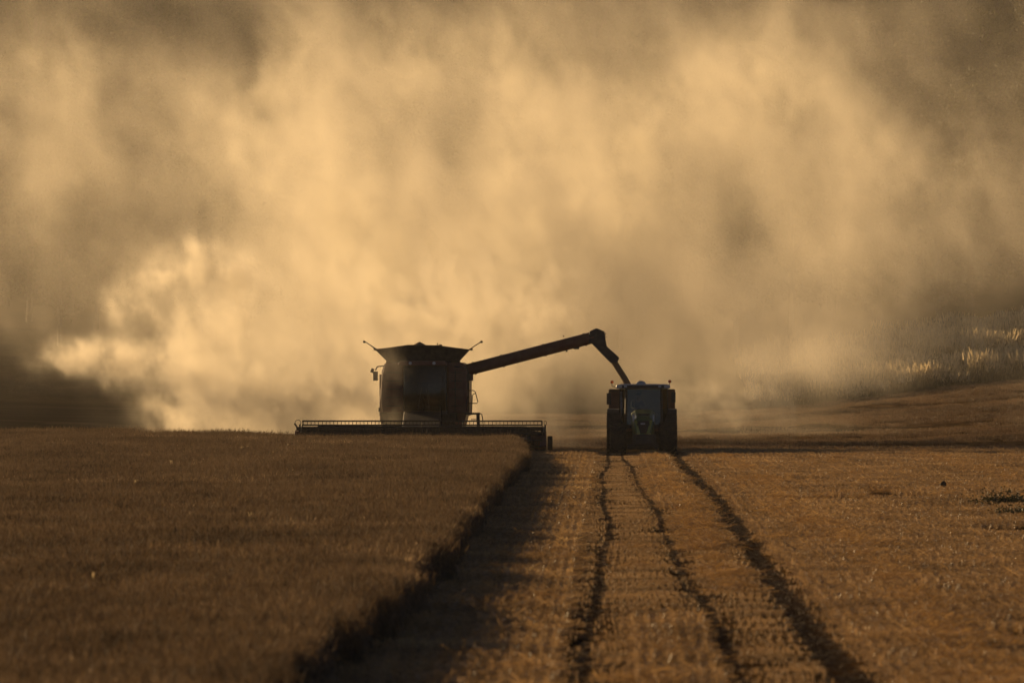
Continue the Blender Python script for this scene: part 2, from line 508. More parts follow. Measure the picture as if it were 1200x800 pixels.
def wheat_patch(i, n=250, hmin=0.54, hmax=0.70, wid=1.0):
    row = rng.integers(0, 8, n)
    x = ((row + 0.5) / 8 - 0.5 + rng.normal(0, 0.02, n)) * wid
    y = rng.uniform(-0.5, 0.5, n) * wid
    h = rng.uniform(hmin, hmax, n) * np.where(rng.random(n) < 0.05, rng.uniform(1.05, 1.22, n), 1.0)
    base = V3(x, y, np.zeros(n))
    lean = rng.normal(0, 0.06, (n, 2)) + np.array([0.03, 0.0])
    top = V3(x + lean[:, 0], y + lean[:, 1], h - 0.07)
    Q = [ribbons(base, top, np.full(n, 0.005))]; M = [np.zeros(n)]
    # ears: nodding, two crossed spindles each
    ang = rng.uniform(0, 2 * math.pi, n); nod = rng.uniform(0.1, 0.9, n)
    L = rng.uniform(0.075, 0.11, n)
    d = V3(np.cos(ang) * np.sin(nod), np.sin(ang) * np.sin(nod), np.cos(nod))
    m1 = top + d * (L * 0.35)[:, None]; tip = top + d * L[:, None]
    for f in (0.0, math.pi / 2):
        a = ang * 0 + f + rng.uniform(-0.3, 0.3, n)
        Q.append(ribbons(top, tip, np.full(n, 0.015), a, 0.35, m1)); M.append(np.ones(2 * n))
    # awns
    for k in range(2):
        aa = d + rng.normal(0, 0.25, (n, 3))
        Q.append(ribbons(m1, m1 + aa * (L * 1.15)[:, None], np.full(n, 0.0035), None, 0.2)); M.append(np.ones(n))
    # dry leaves
    for k in range(2):
        sel = rng.random(n) < 0.75
        b = base + (top - base) * rng.uniform(0.3, 0.85, n)[:, None]
        la = rng.uniform(0, 2 * math.pi, n); ll = rng.uniform(0.08, 0.2, n)
        md = b + V3(np.cos(la) * ll * .6, np.sin(la) * ll * .6, ll * .4)
        tp = b + V3(np.cos(la) * ll, np.sin(la) * ll, -ll * .3)
        q = ribbons(b, tp, np.full(n, 0.014), la + math.pi / 2, 0.3, md)
        q = q[np.concatenate([sel, sel])]
        Q.append(q); M.append(np.zeros(len(q)))
    return quads_mesh('wheat_patch', np.concatenate(Q), [M_STRAW, M_EAR], np.concatenate(M))

def stubble_patch(i, rows=6, per=17, lying=110, h0=0.09, h1=0.17, mat=None):
    Q = []
    if rows:
        n = rows * per * 3
        r = np.repeat(np.arange(rows), per * 3)
        cy = np.repeat(np.tile(np.linspace(-.5, .5, per, endpoint=False), rows), 3) + rng.normal(0, .012, n)
        x = (r + .5) / rows - .5 + rng.normal(0, 0.012, n)
        h = rng.uniform(h0, h1, n)
        b = V3(x, cy, np.full(n, -0.02))
        t = b + V3(rng.normal(0, .02, n), rng.normal(0, .02, n), h)
        Q.append(ribbons(b, t, np.full(n, 0.007), None, 0.9))
    m = lying
    c = V3(rng.uniform(-.5, .5, m), rng.uniform(-.5, .5, m), rng.uniform(.01, .12 if rows else .20, m))
    if not rows:
        c[:, :2] = rng.normal(0, .33, (m, 2)); c[:, 2] *= np.exp(-(c[:, 0] ** 2 + c[:, 1] ** 2) * 3)
    a = rng.uniform(0, 2 * math.pi, m); L = rng.uniform(.05, .2, m)
    d = V3(np.cos(a) * L, np.sin(a) * L, rng.normal(0, .25, m) * L)
    up = V3(-np.sin(a) * .004, np.cos(a) * .004, rng.uniform(-.004, .004, m))
    Q.append(np.stack([c - d - up, c - d + up, c + d + up, c + d - up], 1))
    return quads_mesh('stubble_patch', np.concatenate(Q), [mat or M_STUB])

def grass_patch(i, n=260, size=2.0, hmin=0.7, hmax=1.45):
    x = rng.uniform(-size / 2, size / 2, n); y = rng.uniform(-size / 2, size / 2, n)
    h = rng.uniform(hmin, hmax, n) * (0.75 + 0.4 * rng.random())
    b = V3(x, y, np.full(n, -.1)); l = rng.normal(0, .16, (n, 2))
    md = V3(x + l[:, 0] * .4, y + l[:, 1] * .4, h * .6); t = V3(x + l[:, 0], y + l[:, 1], h)
    Q = [ribbons(b, t, np.full(n, 0.02), None, .5, md)]; M = [np.zeros(2 * n)]
    k = rng.random(n) < 0.5                     # feathery seed heads
    t2 = t[k]; m = len(t2)
    Q.append(ribbons(t2 - V3(l[k, 0] * 0, l[k, 1] * 0, np.full(m, .05)), t2 + V3(l[k, 0] * .6, l[k, 1] * .6, np.full(m, .32)), np.full(m, .10), None, .3)); M.append(np.ones(m))
    return quads_mesh('grass_patch', np.concatenate(Q), [M_GRASS, M_SEED], np.concatenate(M))

def tree_mesh(i, height_=12.0, leaves=5200):
    Q, M = [], []
    def limb(p0, p1, r0, r1, n=6):
        p0, p1 = np.array(p0), np.array(p1)
        for k in range(n):
            a, b = 2 * math.pi * k / n, 2 * math.pi * (k + 1) / n
            e = lambda p, r, t: p + np.array([math.cos(t) * r, math.sin(t) * r, 0])
            Q.append(np.stack([e(p0, r0, a), e(p0, r0, b), e(p1, r1, b), e(p1, r1, a)])[None]); M.append([0])
    H_ = height_
    limb((0, 0, -0.5), (0.2, 0, H_ * .45), .28, .18); limb((0.2, 0, H_ * .45), (0, .2, H_ * .85), .18, .06)
    cl = []
    for k in range(26):
        a = rng.uniform(0, 2 * math.pi); z = rng.uniform(.22, .98) * H_
        rr = (1 - abs(z / H_ - .5) * 1.5) * H_ * .33 * rng.uniform(.4, 1.0)
        c = np.array([math.cos(a) * rr, math.sin(a) * rr, z])
        limb((0.1, 0, z * .7), c, .08, .03, 4)
        cl.append((c, rng.uniform(.9, 1.7)))
    per = leaves // len(cl)
    for c, r in cl:
        d = rng.normal(0, 1, (per, 3)); d /= np.linalg.norm(d, axis=1)[:, None]
        p = c + d * (r * rng.uniform(.45, 1.05, per) ** .6)[:, None] * np.array([1.15, 1.15, .8])
        u = rng.normal(0, 1, (per, 3)); u /= np.linalg.norm(u, axis=1)[:, None]
        w = np.cross(u, rng.normal(0, 1, (per, 3))); w /= np.linalg.norm(w, axis=1)[:, None]
        s = rng.uniform(.07, .16, per)[:, None]
        Q.append(np.stack([p - u * s, p - w * s * .7, p + u * s, p + w * s * .7], 1)); M.append(np.ones(per))
    return quads_mesh('woodland_tree', np.concatenate(Q), [M_BARK, M_LEAF], np.concatenate(M))

def weed_mesh(n=500, size=(1.2, .5, .3)):
    p = rng.normal(0, .38, (n, 3)) * np.array(size); p[:, 2] = np.abs(p[:, 2]) * 1.1
    u = rng.normal(0, 1, (n, 3)); u /= np.linalg.norm(u, axis=1)[:, None]
    w = np.cross(u, rng.normal(0, 1, (n, 3))); w /= np.linalg.norm(w, axis=1)[:, None]
    s = rng.uniform(.02, .05, n)[:, None]
    return np.stack([p - u * s, p - w * s * .5, p + u * s, p + w * s * .5], 1)

M_STRAW = leafy('wheat_straw', (0.055, 0.039, 0.024), (0.20, 0.138, 0.080), 0.22, 0.25)
M_EAR = leafy('wheat_ear', (0.044, 0.031, 0.019), (0.28, 0.192, 0.110), 0.36, 0.25, c3=(0.75, 0.56, 0.32))
M_STUB = leafy('stubble_straw', (0.10, 0.064, 0.030), (0.60, 0.390, 0.185), 0.34, 0.30, rough=0.42, c3=(0.85, 0.62, 0.28))
M_SWATH = leafy('loose_straw', (0.30, 0.165, 0.055), (0.66, 0.42, 0.17), 0.35, 0.5, rough=0.4, c3=(0.8, 0.55, 0.24))
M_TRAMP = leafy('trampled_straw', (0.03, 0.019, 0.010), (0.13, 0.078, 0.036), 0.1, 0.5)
M_FAR = leafy('far_stubble', (0.055, 0.036, 0.019), (0.38, 0.245, 0.125), 0.26, 0.12)  # stubble straw in darker tones for the far field
M_GRASS = leafy('bank_grass', (0.07, 0.062, 0.025), (0.17, 0.125, 0.05), 0.35, 0.2)
M_SEED = leafy('grass_seed_head', (0.42, 0.33, 0.18), (0.80, 0.66, 0.42), 0.5, 0.2)
M_LEAF = leafy('tree_leaf', (0.032, 0.034, 0.014), (0.085, 0.080, 0.030), 0.35, 0.15, c3=(0.12, 0.09, 0.035))
M_BARK = mottled('tree_bark', (0.04, 0.03, 0.02), (0.10, 0.075, 0.05), 4.0, 0.9)
M_WEED = leafy('weed_leaf', (0.030, 0.033, 0.014), (0.07, 0.065, 0.025), 0.2, 3.0)

def scatter(name, x, y, protos, kindlabel, smin=0.9, smax=1.1, spin='free', tilt=0.05, zoff=0.0, squash=0.12):
    """one mass: points on the ground carrying instances of the small meshes"""
    n = len(x)
    z = height(x, y) + zoff
    me = bpy.data.meshes.new(name)
    me.vertices.add(n); me.vertices.foreach_set('co', np.stack([x, y, z], 1).ravel())
    rot = np.zeros((n, 3)); rot[:, :2] = rng.normal(0, tilt, (n, 2))
    rot[:, 2] = rng.uniform(0, 2 * math.pi, n) if spin == 'free' else rng.integers(0, 2, n) * math.pi + rng.normal(0, 0.02, n)
    s = rng.uniform(smin, smax, n); sc = np.stack([s, s, s * rng.uniform(1 - squash, 1 + squash, n)], 1)
    a = me.attributes.new('rot', 'FLOAT_VECTOR', 'POINT'); a.data.foreach_set('vector', rot.ravel())
    a = me.attributes.new('sc', 'FLOAT_VECTOR', 'POINT'); a.data.foreach_set('vector', sc.ravel())
    a = me.attributes.new('pick', 'INT', 'POINT'); a.data.foreach_set('value', rng.integers(0, len(protos), n).astype(np.int32))
    o = bpy.data.objects.new(name, me); col.objects.link(o)
    t, gi, go = gn_tree(name)
    N, L = t.nodes, t.links
    def attr(nm, ty):
        q = N.new('GeometryNodeInputNamedAttribute'); q.data_type = ty; q.inputs[0].default_value = nm
        return q.outputs[0]
    jn = N.new('GeometryNodeJoinGeometry')
    mp = N.new('GeometryNodeMeshToPoints'); L.new(gi.outputs[0], mp.inputs[0])
    for k, pm_ in enumerate(protos):
        po = bpy.data.objects.new(name + '_proto', pm_)
        oi = N.new('GeometryNodeObjectInfo'); oi.inputs['Object'].default_value = po; oi.inputs['As Instance'].default_value = True
        cmpn = N.new('FunctionNodeCompare'); cmpn.data_type = 'INT'; cmpn.operation = 'EQUAL'
        L.new(attr('pick', 'INT'), cmpn.inputs[2]); cmpn.inputs[3].default_value = k
        ip = N.new('GeometryNodeInstanceOnPoints')
        L.new(mp.outputs[0], ip.inputs['Points']); L.new(cmpn.outputs[0], ip.inputs['Selection'])
        L.new(oi.outputs['Geometry'], ip.inputs['Instance'])
        e2r = N.new('FunctionNodeEulerToRotation'); L.new(attr('rot', 'FLOAT_VECTOR'), e2r.inputs[0])
        L.new(e2r.outputs[0], ip.inputs['Rotation']); L.new(attr('sc', 'FLOAT_VECTOR'), ip.inputs['Scale'])
        L.new(ip.outputs[0], jn.inputs[0])
    L.new(jn.outputs[0], go.inputs[0])
    md = o.modifiers.new('scatter', 'NODES'); md.node_group = t
    return tag(o, kindlabel, None, None, 'stuff')

def jgrid(x0, x1, y0, y1, step, jit=0.3):
    X, Y = np.meshgrid(np.arange(x0, x1, step), np.arange(y0, y1, step))
    X = X.ravel() + rng.uniform(-jit, jit, X.size) * step; Y = Y.ravel() + rng.uniform(-jit, jit, Y.size) * step
    return X, Y

def in_view(x, y, m=9.0):
    """only what this view or one a few steps aside could see"""
    l = -0.0725 * y - m - 1.0; r = 0.0495 * y + m + 1.0
    return (x > l) & (x < r)

CROP_EDGE = -3.42
HEAD_Y = 343.6
HEAD_X0 = -13.0
def edge_x(y): return CROP_EDGE + 0.60 * (1 - sstep(225, 340, y)) + 0.30 * (vnoise(y / 9.0, y * 0, 23) - .5) + 0.16 * np.sin(y * .05) * 0.7 + 0.35 * (vnoise(y / 2.3, y * 0, 21) - .5) + 0.2 * (vnoise(y / .7, y * 0, 22) - .5)

# standing wheat
X, Y = jgrid(-44, -2.0, 60, 384, 0.74)
k = (X < edge_x(Y) - 0.45) & in_view(X, Y) & ((Y < HEAD_Y) | (X < HEAD_X0)) & (Y < crest(X) + 6)
for (px, py, rx, ry) in ((235, 590, .5, 1.6), (110, 683, .5, 1.6), (400, 580, .45, 1.5), (330, 590, .3, 1.0), (120, 468, .3, 1)):
    c = at(px, py, 1.0); dd = (CAM_H - 0.7) / max(1e-4, (py - 431) / FPX)
    cx = (px - 716) / FPX * dd
    k &= ~(((X - cx) / rx) ** 2 + ((Y - dd) / (ry * 2)) ** 2 < 1)
ye = np.arange(60, HEAD_Y, .55); X = np.concatenate([X[k], edge_x(ye) - .52]); Y = np.concatenate([Y[k], ye])
wheat = scatter('standing_wheat', X, Y, [wheat_patch(i) for i in range(5)], 'uncut ripe wheat standing left of the cut edge', 0.93, 1.07, 'rows', 0.05, squash=0.08)
# stray, lower plants leaning out along the cut edge
Y2 = rng.uniform(60, HEAD_Y, 900); X2 = edge_x(Y2) - rng.uniform(0.12, .5, 900)
edge = scatter('crop_edge', X2, Y2, [wheat_patch(i, 60, .40, .70, .4) for i in range(2)], 'ragged edge of the standing wheat', 0.7, 1.05, 'free', 0.13)

# stubble with drill rows; bare where wheels ran
X, Y = jgrid(-3.9, 40, 84, 366, 0.93, 0.04)
k = in_view(X, Y) & (X > edge_x(Y) - .35)
for i, w, dpt in TRACKS: k &= ~((np.abs(X - track_x(i, Y)) < w * 1.0 + .50))
bare = vnoise(X / 4.5, Y / 7.0, 41) * .6 + vnoise(X / 1.5, Y / 2.5, 42) * .4
k &= ~((bare < 0.33) & (X > 3.5)) & (rng.random(len(X)) > 0.06)
X, Y = X[k], Y[k]
stub = scatter('stubble', X, Y, [stubble_patch(i) for i in range(4)], 'golden cut stubble in drill rows', 0.92, 1.1, 'rows', 0.03)
# small tufts filling up to the track edges, and trampled straw in the tracks
nf = 17000; Xs = rng.uniform(-1.7, 4.7, nf); Ys = 84 + 268 * rng.random(nf)
gap = np.zeros(len(Xs), bool); on = np.zeros(len(Xs), bool)
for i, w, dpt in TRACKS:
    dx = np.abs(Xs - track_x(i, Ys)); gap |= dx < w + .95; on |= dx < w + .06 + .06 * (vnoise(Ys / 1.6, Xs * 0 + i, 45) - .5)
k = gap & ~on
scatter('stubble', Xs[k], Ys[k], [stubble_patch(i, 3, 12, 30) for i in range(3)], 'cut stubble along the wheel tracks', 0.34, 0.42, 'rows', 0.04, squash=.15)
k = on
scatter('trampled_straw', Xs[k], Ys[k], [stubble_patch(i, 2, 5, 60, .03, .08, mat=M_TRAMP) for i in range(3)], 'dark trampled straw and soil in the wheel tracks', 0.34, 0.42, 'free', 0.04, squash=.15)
# loose straw swaths
Xs, Ys = [], []
for cx, w, dens in ((1.95, .55, 2.2), (4.55, .45, 1.6), (12.4, .7, 1.6), (23.0, .7, 1.2)):
    n = int(266 * dens * 1.6); y = rng.uniform(86, 352, n)
    Xs.append(cx + rng.normal(0, w * .55, n) + 0.25 * np.sin(y * .06 + cx)); Ys.append(y)
xr_ = rng.uniform(-2.2, 30, 2600); yr_ = rng.uniform(86, 350, 2600); kk = vnoise(xr_ / 2.2, yr_ / 9, 52) > .5
Xs.append(xr_[kk]); Ys.append(yr_[kk])
Xs, Ys = np.concatenate(Xs), np.concatenate(Ys)
k = (vnoise(Xs / 1.2, Ys / 6, 51) > .25) & in_view(Xs, Ys)
for i, w, dpt in TRACKS: k &= np.abs(Xs - track_x(i, Ys)) > w + .42
scatter('straw_litter', Xs[k], Ys[k], [stubble_patch(i, 0, 0, 240, mat=M_SWATH) for i in range(3)], 'loose bright straw lying in swaths', 0.6, 0.95, 'free', 0.05)
# far stubble field behind the crest
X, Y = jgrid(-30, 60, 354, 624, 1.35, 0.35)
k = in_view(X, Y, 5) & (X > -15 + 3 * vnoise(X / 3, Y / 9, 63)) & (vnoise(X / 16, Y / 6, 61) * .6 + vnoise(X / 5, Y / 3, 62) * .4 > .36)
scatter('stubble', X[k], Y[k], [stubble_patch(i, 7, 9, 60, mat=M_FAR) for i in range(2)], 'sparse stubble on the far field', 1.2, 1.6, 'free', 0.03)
# rough grass bank, woodland
X, Y = jgrid(-62, 64, 624, 662, 1.6, 0.45)
k = in_view(X, Y, 8) & (X > 9 + 5 * vnoise(X / 3, Y / 3, 71))
scatter('bank_grass', X[k], Y[k], [grass_patch(i) for i in range(4)], 'tall pale seeding grass on the bank', 0.85, 1.25, 'free', 0.06, squash=.3)
X, Y = jgrid(-90, 84, 668, 960, 6.2, 0.45)
k = in_view(X, Y, 12)
scatter('woodland', X[k], Y[k], [tree_mesh(i) for i in range(3)], 'dark wood covering the hill behind the dust', 0.65, 1.15, 'free', 0.04, squash=.2)

# small single things
HEADS = [
    (200, 541, 1.6, 'largest pale weed head above the wheat, far back at left'),
    (283, 524, 1.1, 'left one of a close pair of pale weed heads far back in the wheat'),
    (290, 522, 1.0, 'right one of a close pair of pale weed heads far back in the wheat'),
    (337, 519, .9, 'small pale weed head nearest the left end of the harvester header'),
    (159, 563, 1.1, 'pale weed head just below and left of the largest one in the wheat'),
    (222, 598, .9, 'small pale weed head in mid wheat, left one of two level ones'),
    (293, 602, 1.2, 'thin pale weed head in mid wheat, right one of two level ones'),
    (108, 668, .8, 'nearest pale weed head, low at the left of the wheat'),
]
for (px, py, hs_, lab) in HEADS:
    dd = (CAM_H - 0.78) / ((py - 431) / FPX)
    x = (px - 716) * dd / FPX
    z = H(x, dd)
    b = np.array([[0, 0, 0.0]] * 3); t = np.array([[.02, 0, .72], [.03, .01, .74], [-.01, .02, .70]])
    q = [ribbons(b, t, np.full(3, .008))]
    hd = t + np.array([[.03, .0, .07], [.06, .02, .03], [.01, 0, .09]])
    for f in (0, 1.57): q.append(ribbons(t, hd, np.full(3, .018), np.full(3, f), .5, (t + hd) / 2 + np.array([.0, 0, .02])))
    me = quads_mesh('seed_head', np.concatenate(q), [M_SEED])
    o = bpy.data.objects.new('weed_stalk', me); col.objects.link(o); o.location = (x, dd, z)
    o.rotation_euler = (0, 0, rng.uniform(0, 6.28)); o.scale = (hs_, hs_, .9 + .1 * hs_)
    tag(o, lab, 'weed', 'pale weed heads above the wheat')

def lump(name, loc, r, mat, seed=0, flat=.7):
    bm = bmesh.new(); bmesh.ops.create_icosphere(bm, subdivisions=3, radius=1.0)
    from mathutils import noise as mn
    for v in bm.verts:
        f = 1 + .45 * mn.noise(v.co * 1.6 + Vector((seed, 0, 0))) + .15 * mn.noise(v.co * 5)
        v.co = Vector((v.co.x * r[0] * f, v.co.y * r[1] * f, v.co.z * r[2] * f))
    me = bpy.data.meshes.new(name); bm.to_mesh(me); bm.free(); me.materials.append(mat)
    o = bpy.data.objects.new(name, me); col.objects.link(o); o.location = loc
    return o
M_CLOD = mottled('dark_clod', (0.018, 0.014, 0.010), (0.05, 0.038, 0.025), 14.0, 0.95, bump=.6)
cx, cy = 9.33, 240.0
tag(lump('soil_clod', (cx, cy, H(cx, cy) + .12), (.11, .12, .15), M_CLOD, 3), 'small dark clod of soil lying alone on the stubble at right', 'clod')
for k_, (px, py, sx) in enumerate(((1166, 593, 1.0), (1191, 593, .9), (1196, 606, .8))):
    dd = 34600 / (py - 431.0); x = (px - 716) * dd / FPX
    o = lump('weed_clump', (x, dd, H(x, dd) + .02), (.34 * sx, .3, .17 * sx), M_WEED, k_ * 7)
    me = quads_mesh('leaves', weed_mesh(900, (.9 * sx, .8, .36 * sx)), [M_WEED])
    lf = bpy.data.objects.new('leaves', me); col.objects.link(lf); lf.parent = o
    tag(o, ['low dark weed clump on the stubble, leftmost of three at the right edge', 'dark weed clump in the middle of three at the right edge', 'nearest of three dark weed clumps, cut by the right edge'][k_], 'weed clump', 'dark weeds left on the stubble')
# ------------------------------------------------------------------ machine building helpers
class MB:
    """collects shapes; build() links them as one mesh object. Coordinates are local to `org`."""
    def __init__(s): s.bm = bmesh.new()
    def _add(s, verts, faces):
        vs = [s.bm.verts.new(v) for v in verts]
        for f in faces:
            try: s.bm.faces.new([vs[i] for i in f])
            except ValueError: pass
    def box(s, x0, x1, y0, y1, z0, z1, rot=None, piv=None):
        v = [Vector((x, y, z)) for z in (z0, z1) for y in (y0, y1) for x in (x0, x1)]
        if rot is not None:
            pv = Vector(piv) if piv else Vector(((x0 + x1) / 2, (y0 + y1) / 2, (z0 + z1) / 2))
            v = [rot @ (q - pv) + pv for q in v]
        s._add(v, [(0, 2, 3, 1), (4, 5, 7, 6), (0, 1, 5, 4), (2, 6, 7, 3), (0, 4, 6, 2), (1, 3, 7, 5)])
        return s
    def hexa(s, bot, top):
        """bot, top: four corners each, same winding"""
        v = list(bot) + list(top)
        s._add(v, [(3, 2, 1, 0), (4, 5, 6, 7), (0, 1, 5, 4), (1, 2, 6, 5), (2, 3, 7, 6), (3, 0, 4, 7)])
        return s
    def prism(s, pts, y0, y1):
        """outline in x,z pushed from y0 to y1"""
        n = len(pts)
        v = [(x, y0, z) for x, z in pts] + [(x, y1, z) for x, z in pts]
        s._add(v, [tuple(range(n)), tuple(reversed(range(n, 2 * n)))] + [((i + 1) % n, i, n + i, n + (i + 1) % n) for i in range(n)])
        return s
    def prismx(s, pts, x0, x1):
        """outline in y,z pushed from x0 to x1"""
        n = len(pts)
        v = [(x0, y, z) for y, z in pts] + [(x1, y, z) for y, z in pts]
        s._add(v, [tuple(range(n)), tuple(reversed(range(n, 2 * n)))] + [((i + 1) % n, i, n + i, n + (i + 1) % n) for i in range(n)])
        return s
    def tube(s, pts, r, seg=8, r1=None):
        pts = [Vector(p) for p in pts]
        n = len(pts); rings = []
        up = Vector((0, 0, 1))
        for i, p in enumerate(pts):
            t = (pts[min(i + 1, n - 1)] - pts[max(i - 1, 0)]).normalized()
            a = t.cross(up)
            if a.length < 1e-3: a = t.cross(Vector((1, 0, 0)))
            a.normalize(); b = t.cross(a)
            rr = r if r1 is None else r + (r1 - r) * i / (n - 1)
            rings.append([p + (a * math.cos(2 * math.pi * k / seg) + b * math.sin(2 * math.pi * k / seg)) * rr for k in range(seg)])
        v = [q for g in rings for q in g]
        f = [(i * seg + k, i * seg + (k + 1) % seg, (i + 1) * seg + (k + 1) % seg, (i + 1) * seg + k) for i in range(n - 1) for k in range(seg)]
        f += [tuple(range(seg - 1, -1, -1)), tuple((n - 1) * seg + k for k in range(seg))]
        s._add(v, f); return s
    def lathe(s, prof, c, seg=36, axis='X'):
        """prof: (radius, offset along axis)"""
        c = Vector(c); n = len(prof); v = []
        for r, o in prof:
            for k in range(seg):
                a = 2 * math.pi * k / seg
                if axis == 'X': v.append(c + Vector((o, r * math.cos(a), r * math.sin(a))))
                elif axis == 'Z': v.append(c + Vector((r * math.cos(a), r * math.sin(a), o)))
                else: v.append(c + Vector((r * math.cos(a), o, r * math.sin(a))))
        f = [(i * seg + k, i * seg + (k + 1) % seg, (i + 1) * seg + (k + 1) % seg, (i + 1) * seg + k) for i in range(n - 1) for k in range(seg)]
        f += [tuple(range(seg)), tuple((n - 1) * seg + k for k in range(seg - 1, -1, -1))]
        s._add(v, f); return s
    def build(s, name, mat, parent=None, bevel=0.0, smooth=False, label=None, loc=(0, 0, 0)):
        bmesh.ops.recalc_face_normals(s.bm, faces=s.bm.faces)
        me = bpy.data.meshes.new(name); s.bm.to_mesh(me); s.bm.free()
        for p in me.polygons: p.use_smooth = smooth
        me.materials.append(mat)
        o = bpy.data.objects.new(name, me); col.objects.link(o)
        o.location = loc
        if parent: o.parent = parent
        if bevel:
            b = o.modifiers.new('bevel', 'BEVEL'); b.width = bevel; b.segments = 2; b.limit_method = 'ANGLE'; b.angle_limit = R(35)
        if label: o['label'] = label
        return o

def wheel(parent, c, r, w, rimcol, lugs=22, name='wheel'):
    """thing > wheel (the rim) > tyre"""
    x, y, z = c
    rim = MB().lathe([(r * .56, -w * .34), (r * .50, -w * .30), (r * .48, -w * .05), (r * .18, 0), (r * .18, w * .06), (r * .48, w * .05), (r * .50, w * .30), (r * .56, w * .34)], c, 32).build(name, rimcol, parent, smooth=True)
    m = MB()
    m.lathe([(r * .56, -w * .36), (r * .66, -w * .48), (r * .84, -w * .50), (r * .93, -w * .44), (r * .955, -w * .2), (r * .96, 0), (r * .955, w * .2), (r * .93, w * .44), (r * .84, w * .50), (r * .66, w * .48), (r * .56, w * .36)], c, 40)
    for k in range(lugs * 2):
        a = math.pi * k / lugs; s = -1 if k % 2 else 1
        rt = Matrix.Rotation(-a, 3, 'X') @ Matrix.Rotation(s * .6, 3, 'Z')
        cc = Vector(c)
        b = [rt @ Vector(q) for q in ((-w * .27, -r * .035, 0), (w * .27, -r * .035, 0), (w * .27, r * .035, 0), (-w * .27, r * .035, 0))]
        off = Matrix.Rotation(-a, 3, 'X') @ Vector((s * w * .24, 0, r * .93)); up = Matrix.Rotation(-a, 3, 'X') @ Vector((0, 0, r * .07))
        m.hexa([cc + off + q for q in b], [cc + off + q + up for q in b])
    m.build('tyre', M_RUBBER, rim)
    return rim

M_RED = mottled('dusty_red_paint', (0.105, 0.020, 0.014), (0.15, 0.065, 0.042), 2.2, 0.55, coat=.15, rough2=.8)
M_DARKM = mottled('dark_machine_metal', (0.030, 0.027, 0.024), (0.075, 0.062, 0.048), 5.0, 0.6, metallic=.3, rough2=.85)
M_BLACKP = mottled('black_plastic', (0.018, 0.017, 0.016), (0.05, 0.042, 0.034), 6.0, 0.6)
M_STEEL = mottled('worn_steel', (0.18, 0.17, 0.16), (0.30, 0.27, 0.23), 8.0, 0.45, metallic=.8, rough2=.7)
M_RUBBER = mottled('dusty_rubber', (0.012, 0.011, 0.010), (0.042, 0.031, 0.022), 7.0, 0.9, bump=.3)
M_GREENP = mottled('green_tractor_paint', (0.070, 0.120, 0.022), (0.130, 0.160, 0.045), 3.0, 0.35, coat=.4, rough2=.6)
M_LIME = mottled('yellow_green_paint', (0.26, 0.30, 0.03), (0.40, 0.40, 0.08), 3.0, 0.3, coat=.5)
M_CREAM = mottled('pale_roof_paint', (0.42, 0.40, 0.36), (0.60, 0.57, 0.50), 3.0, 0.3, coat=.4)
M_TRAIL = mottled('rust_red_trailer_paint', (0.10, 0.042, 0.022), (0.17, 0.085, 0.045), 2.0, 0.6, rough2=.85)
M_RIMRED = mottled('red_rim', (0.20, 0.03, 0.02), (0.22, 0.10, 0.06), 4.0, .6)
M_RIMGREY = mottled('grey_rim', (0.30, 0.29, 0.27), (0.42, 0.38, 0.32), 4.0, .5)
M_GRAIN = mottled('wheat_grain', (0.17, 0.10, 0.040), (0.30, 0.19, 0.08), 60.0, .8, bump=.6)
M_SEAT = mottled('seat_fabric', (0.03, 0.03, 0.03), (0.06, 0.055, 0.05), 20.0, .9)
M_PLATE = mottled('white_plate', (0.55, 0.55, 0.53), (0.70, 0.68, 0.64), 5.0, .5)

def glass_mat(name, tint, gloss=0.16):
    m, n, l, p = new_mat(name)
    n.remove(p)
    tr = n.new('ShaderNodeBsdfTransparent'); tr.inputs['Color'].default_value = (*tint, 1)
    gl = n.new('ShaderNodeBsdfGlossy'); gl.inputs['Roughness'].default_value = 0.06; gl.inputs['Color'].default_value = (.78, .76, .64, 1)
    fr = n.new('ShaderNodeLayerWeight'); fr.inputs['Blend'].default_value = 0.35
    mp = n.new('ShaderNodeMath'); mp.operation = 'MULTIPLY_ADD'; mp.inputs[1].default_value = .22; mp.inputs[2].default_value = gloss * .5
    l.new(fr.outputs['Fresnel'], mp.inputs[0])
    mx = n.new('ShaderNodeMixShader'); l.new(mp.outputs[0], mx.inputs[0]); l.new(tr.outputs[0], mx.inputs[1]); l.new(gl.outputs[0], mx.inputs[2])
    l.new(mx.outputs[0], n['Material Output'].inputs['Surface'])
    return m
M_GLASS = glass_mat('tinted_cab_glass', (0.36, 0.42, 0.40), 0.05)
M_GLASS2 = glass_mat('tractor_cab_glass', (0.52, 0.56, 0.50), 0.11)
M_MIRROR, _n, _l, _p = new_mat('mirror_glass'); _p.inputs['Metallic'].default_value = 1; _p.inputs['Roughness'].default_value = .08; _p.inputs['Base Color'].default_value = (.7, .7, .7, 1)
def lens(name, c):
    m, n, l, p = new_mat(name); p.inputs['Base Color'].default_value = (*c, 1); p.inputs['Roughness'].default_value = .12
    p.inputs['Transmission Weight'].default_value = .3; return m
M_LAMP = lens('lamp_lens', (.8, .8, .75)); M_AMBER = lens('amber_lens', (.75, .12, .02)); M_YEL = lens('yellow_lens', (.8, .6, .15))

# ------------------------------------------------------------------ combine harvester
CB = Vector((at(496, 431, 349.0).x, 349.0, 0.0))
def cq(px, py, d):
    p = at(px, py, d) - CB
    return p.x, p.z
comb = empty('combine_harvester', CB, 0, 'dark red combine harvester cutting the wheat edge, its unloading auger swung out', 'combine harvester')
y0 = -0.4
xl, zt = cq(446.5, 424.5, 348.6); xr, _ = cq(547.0, 424.5, 348.6)
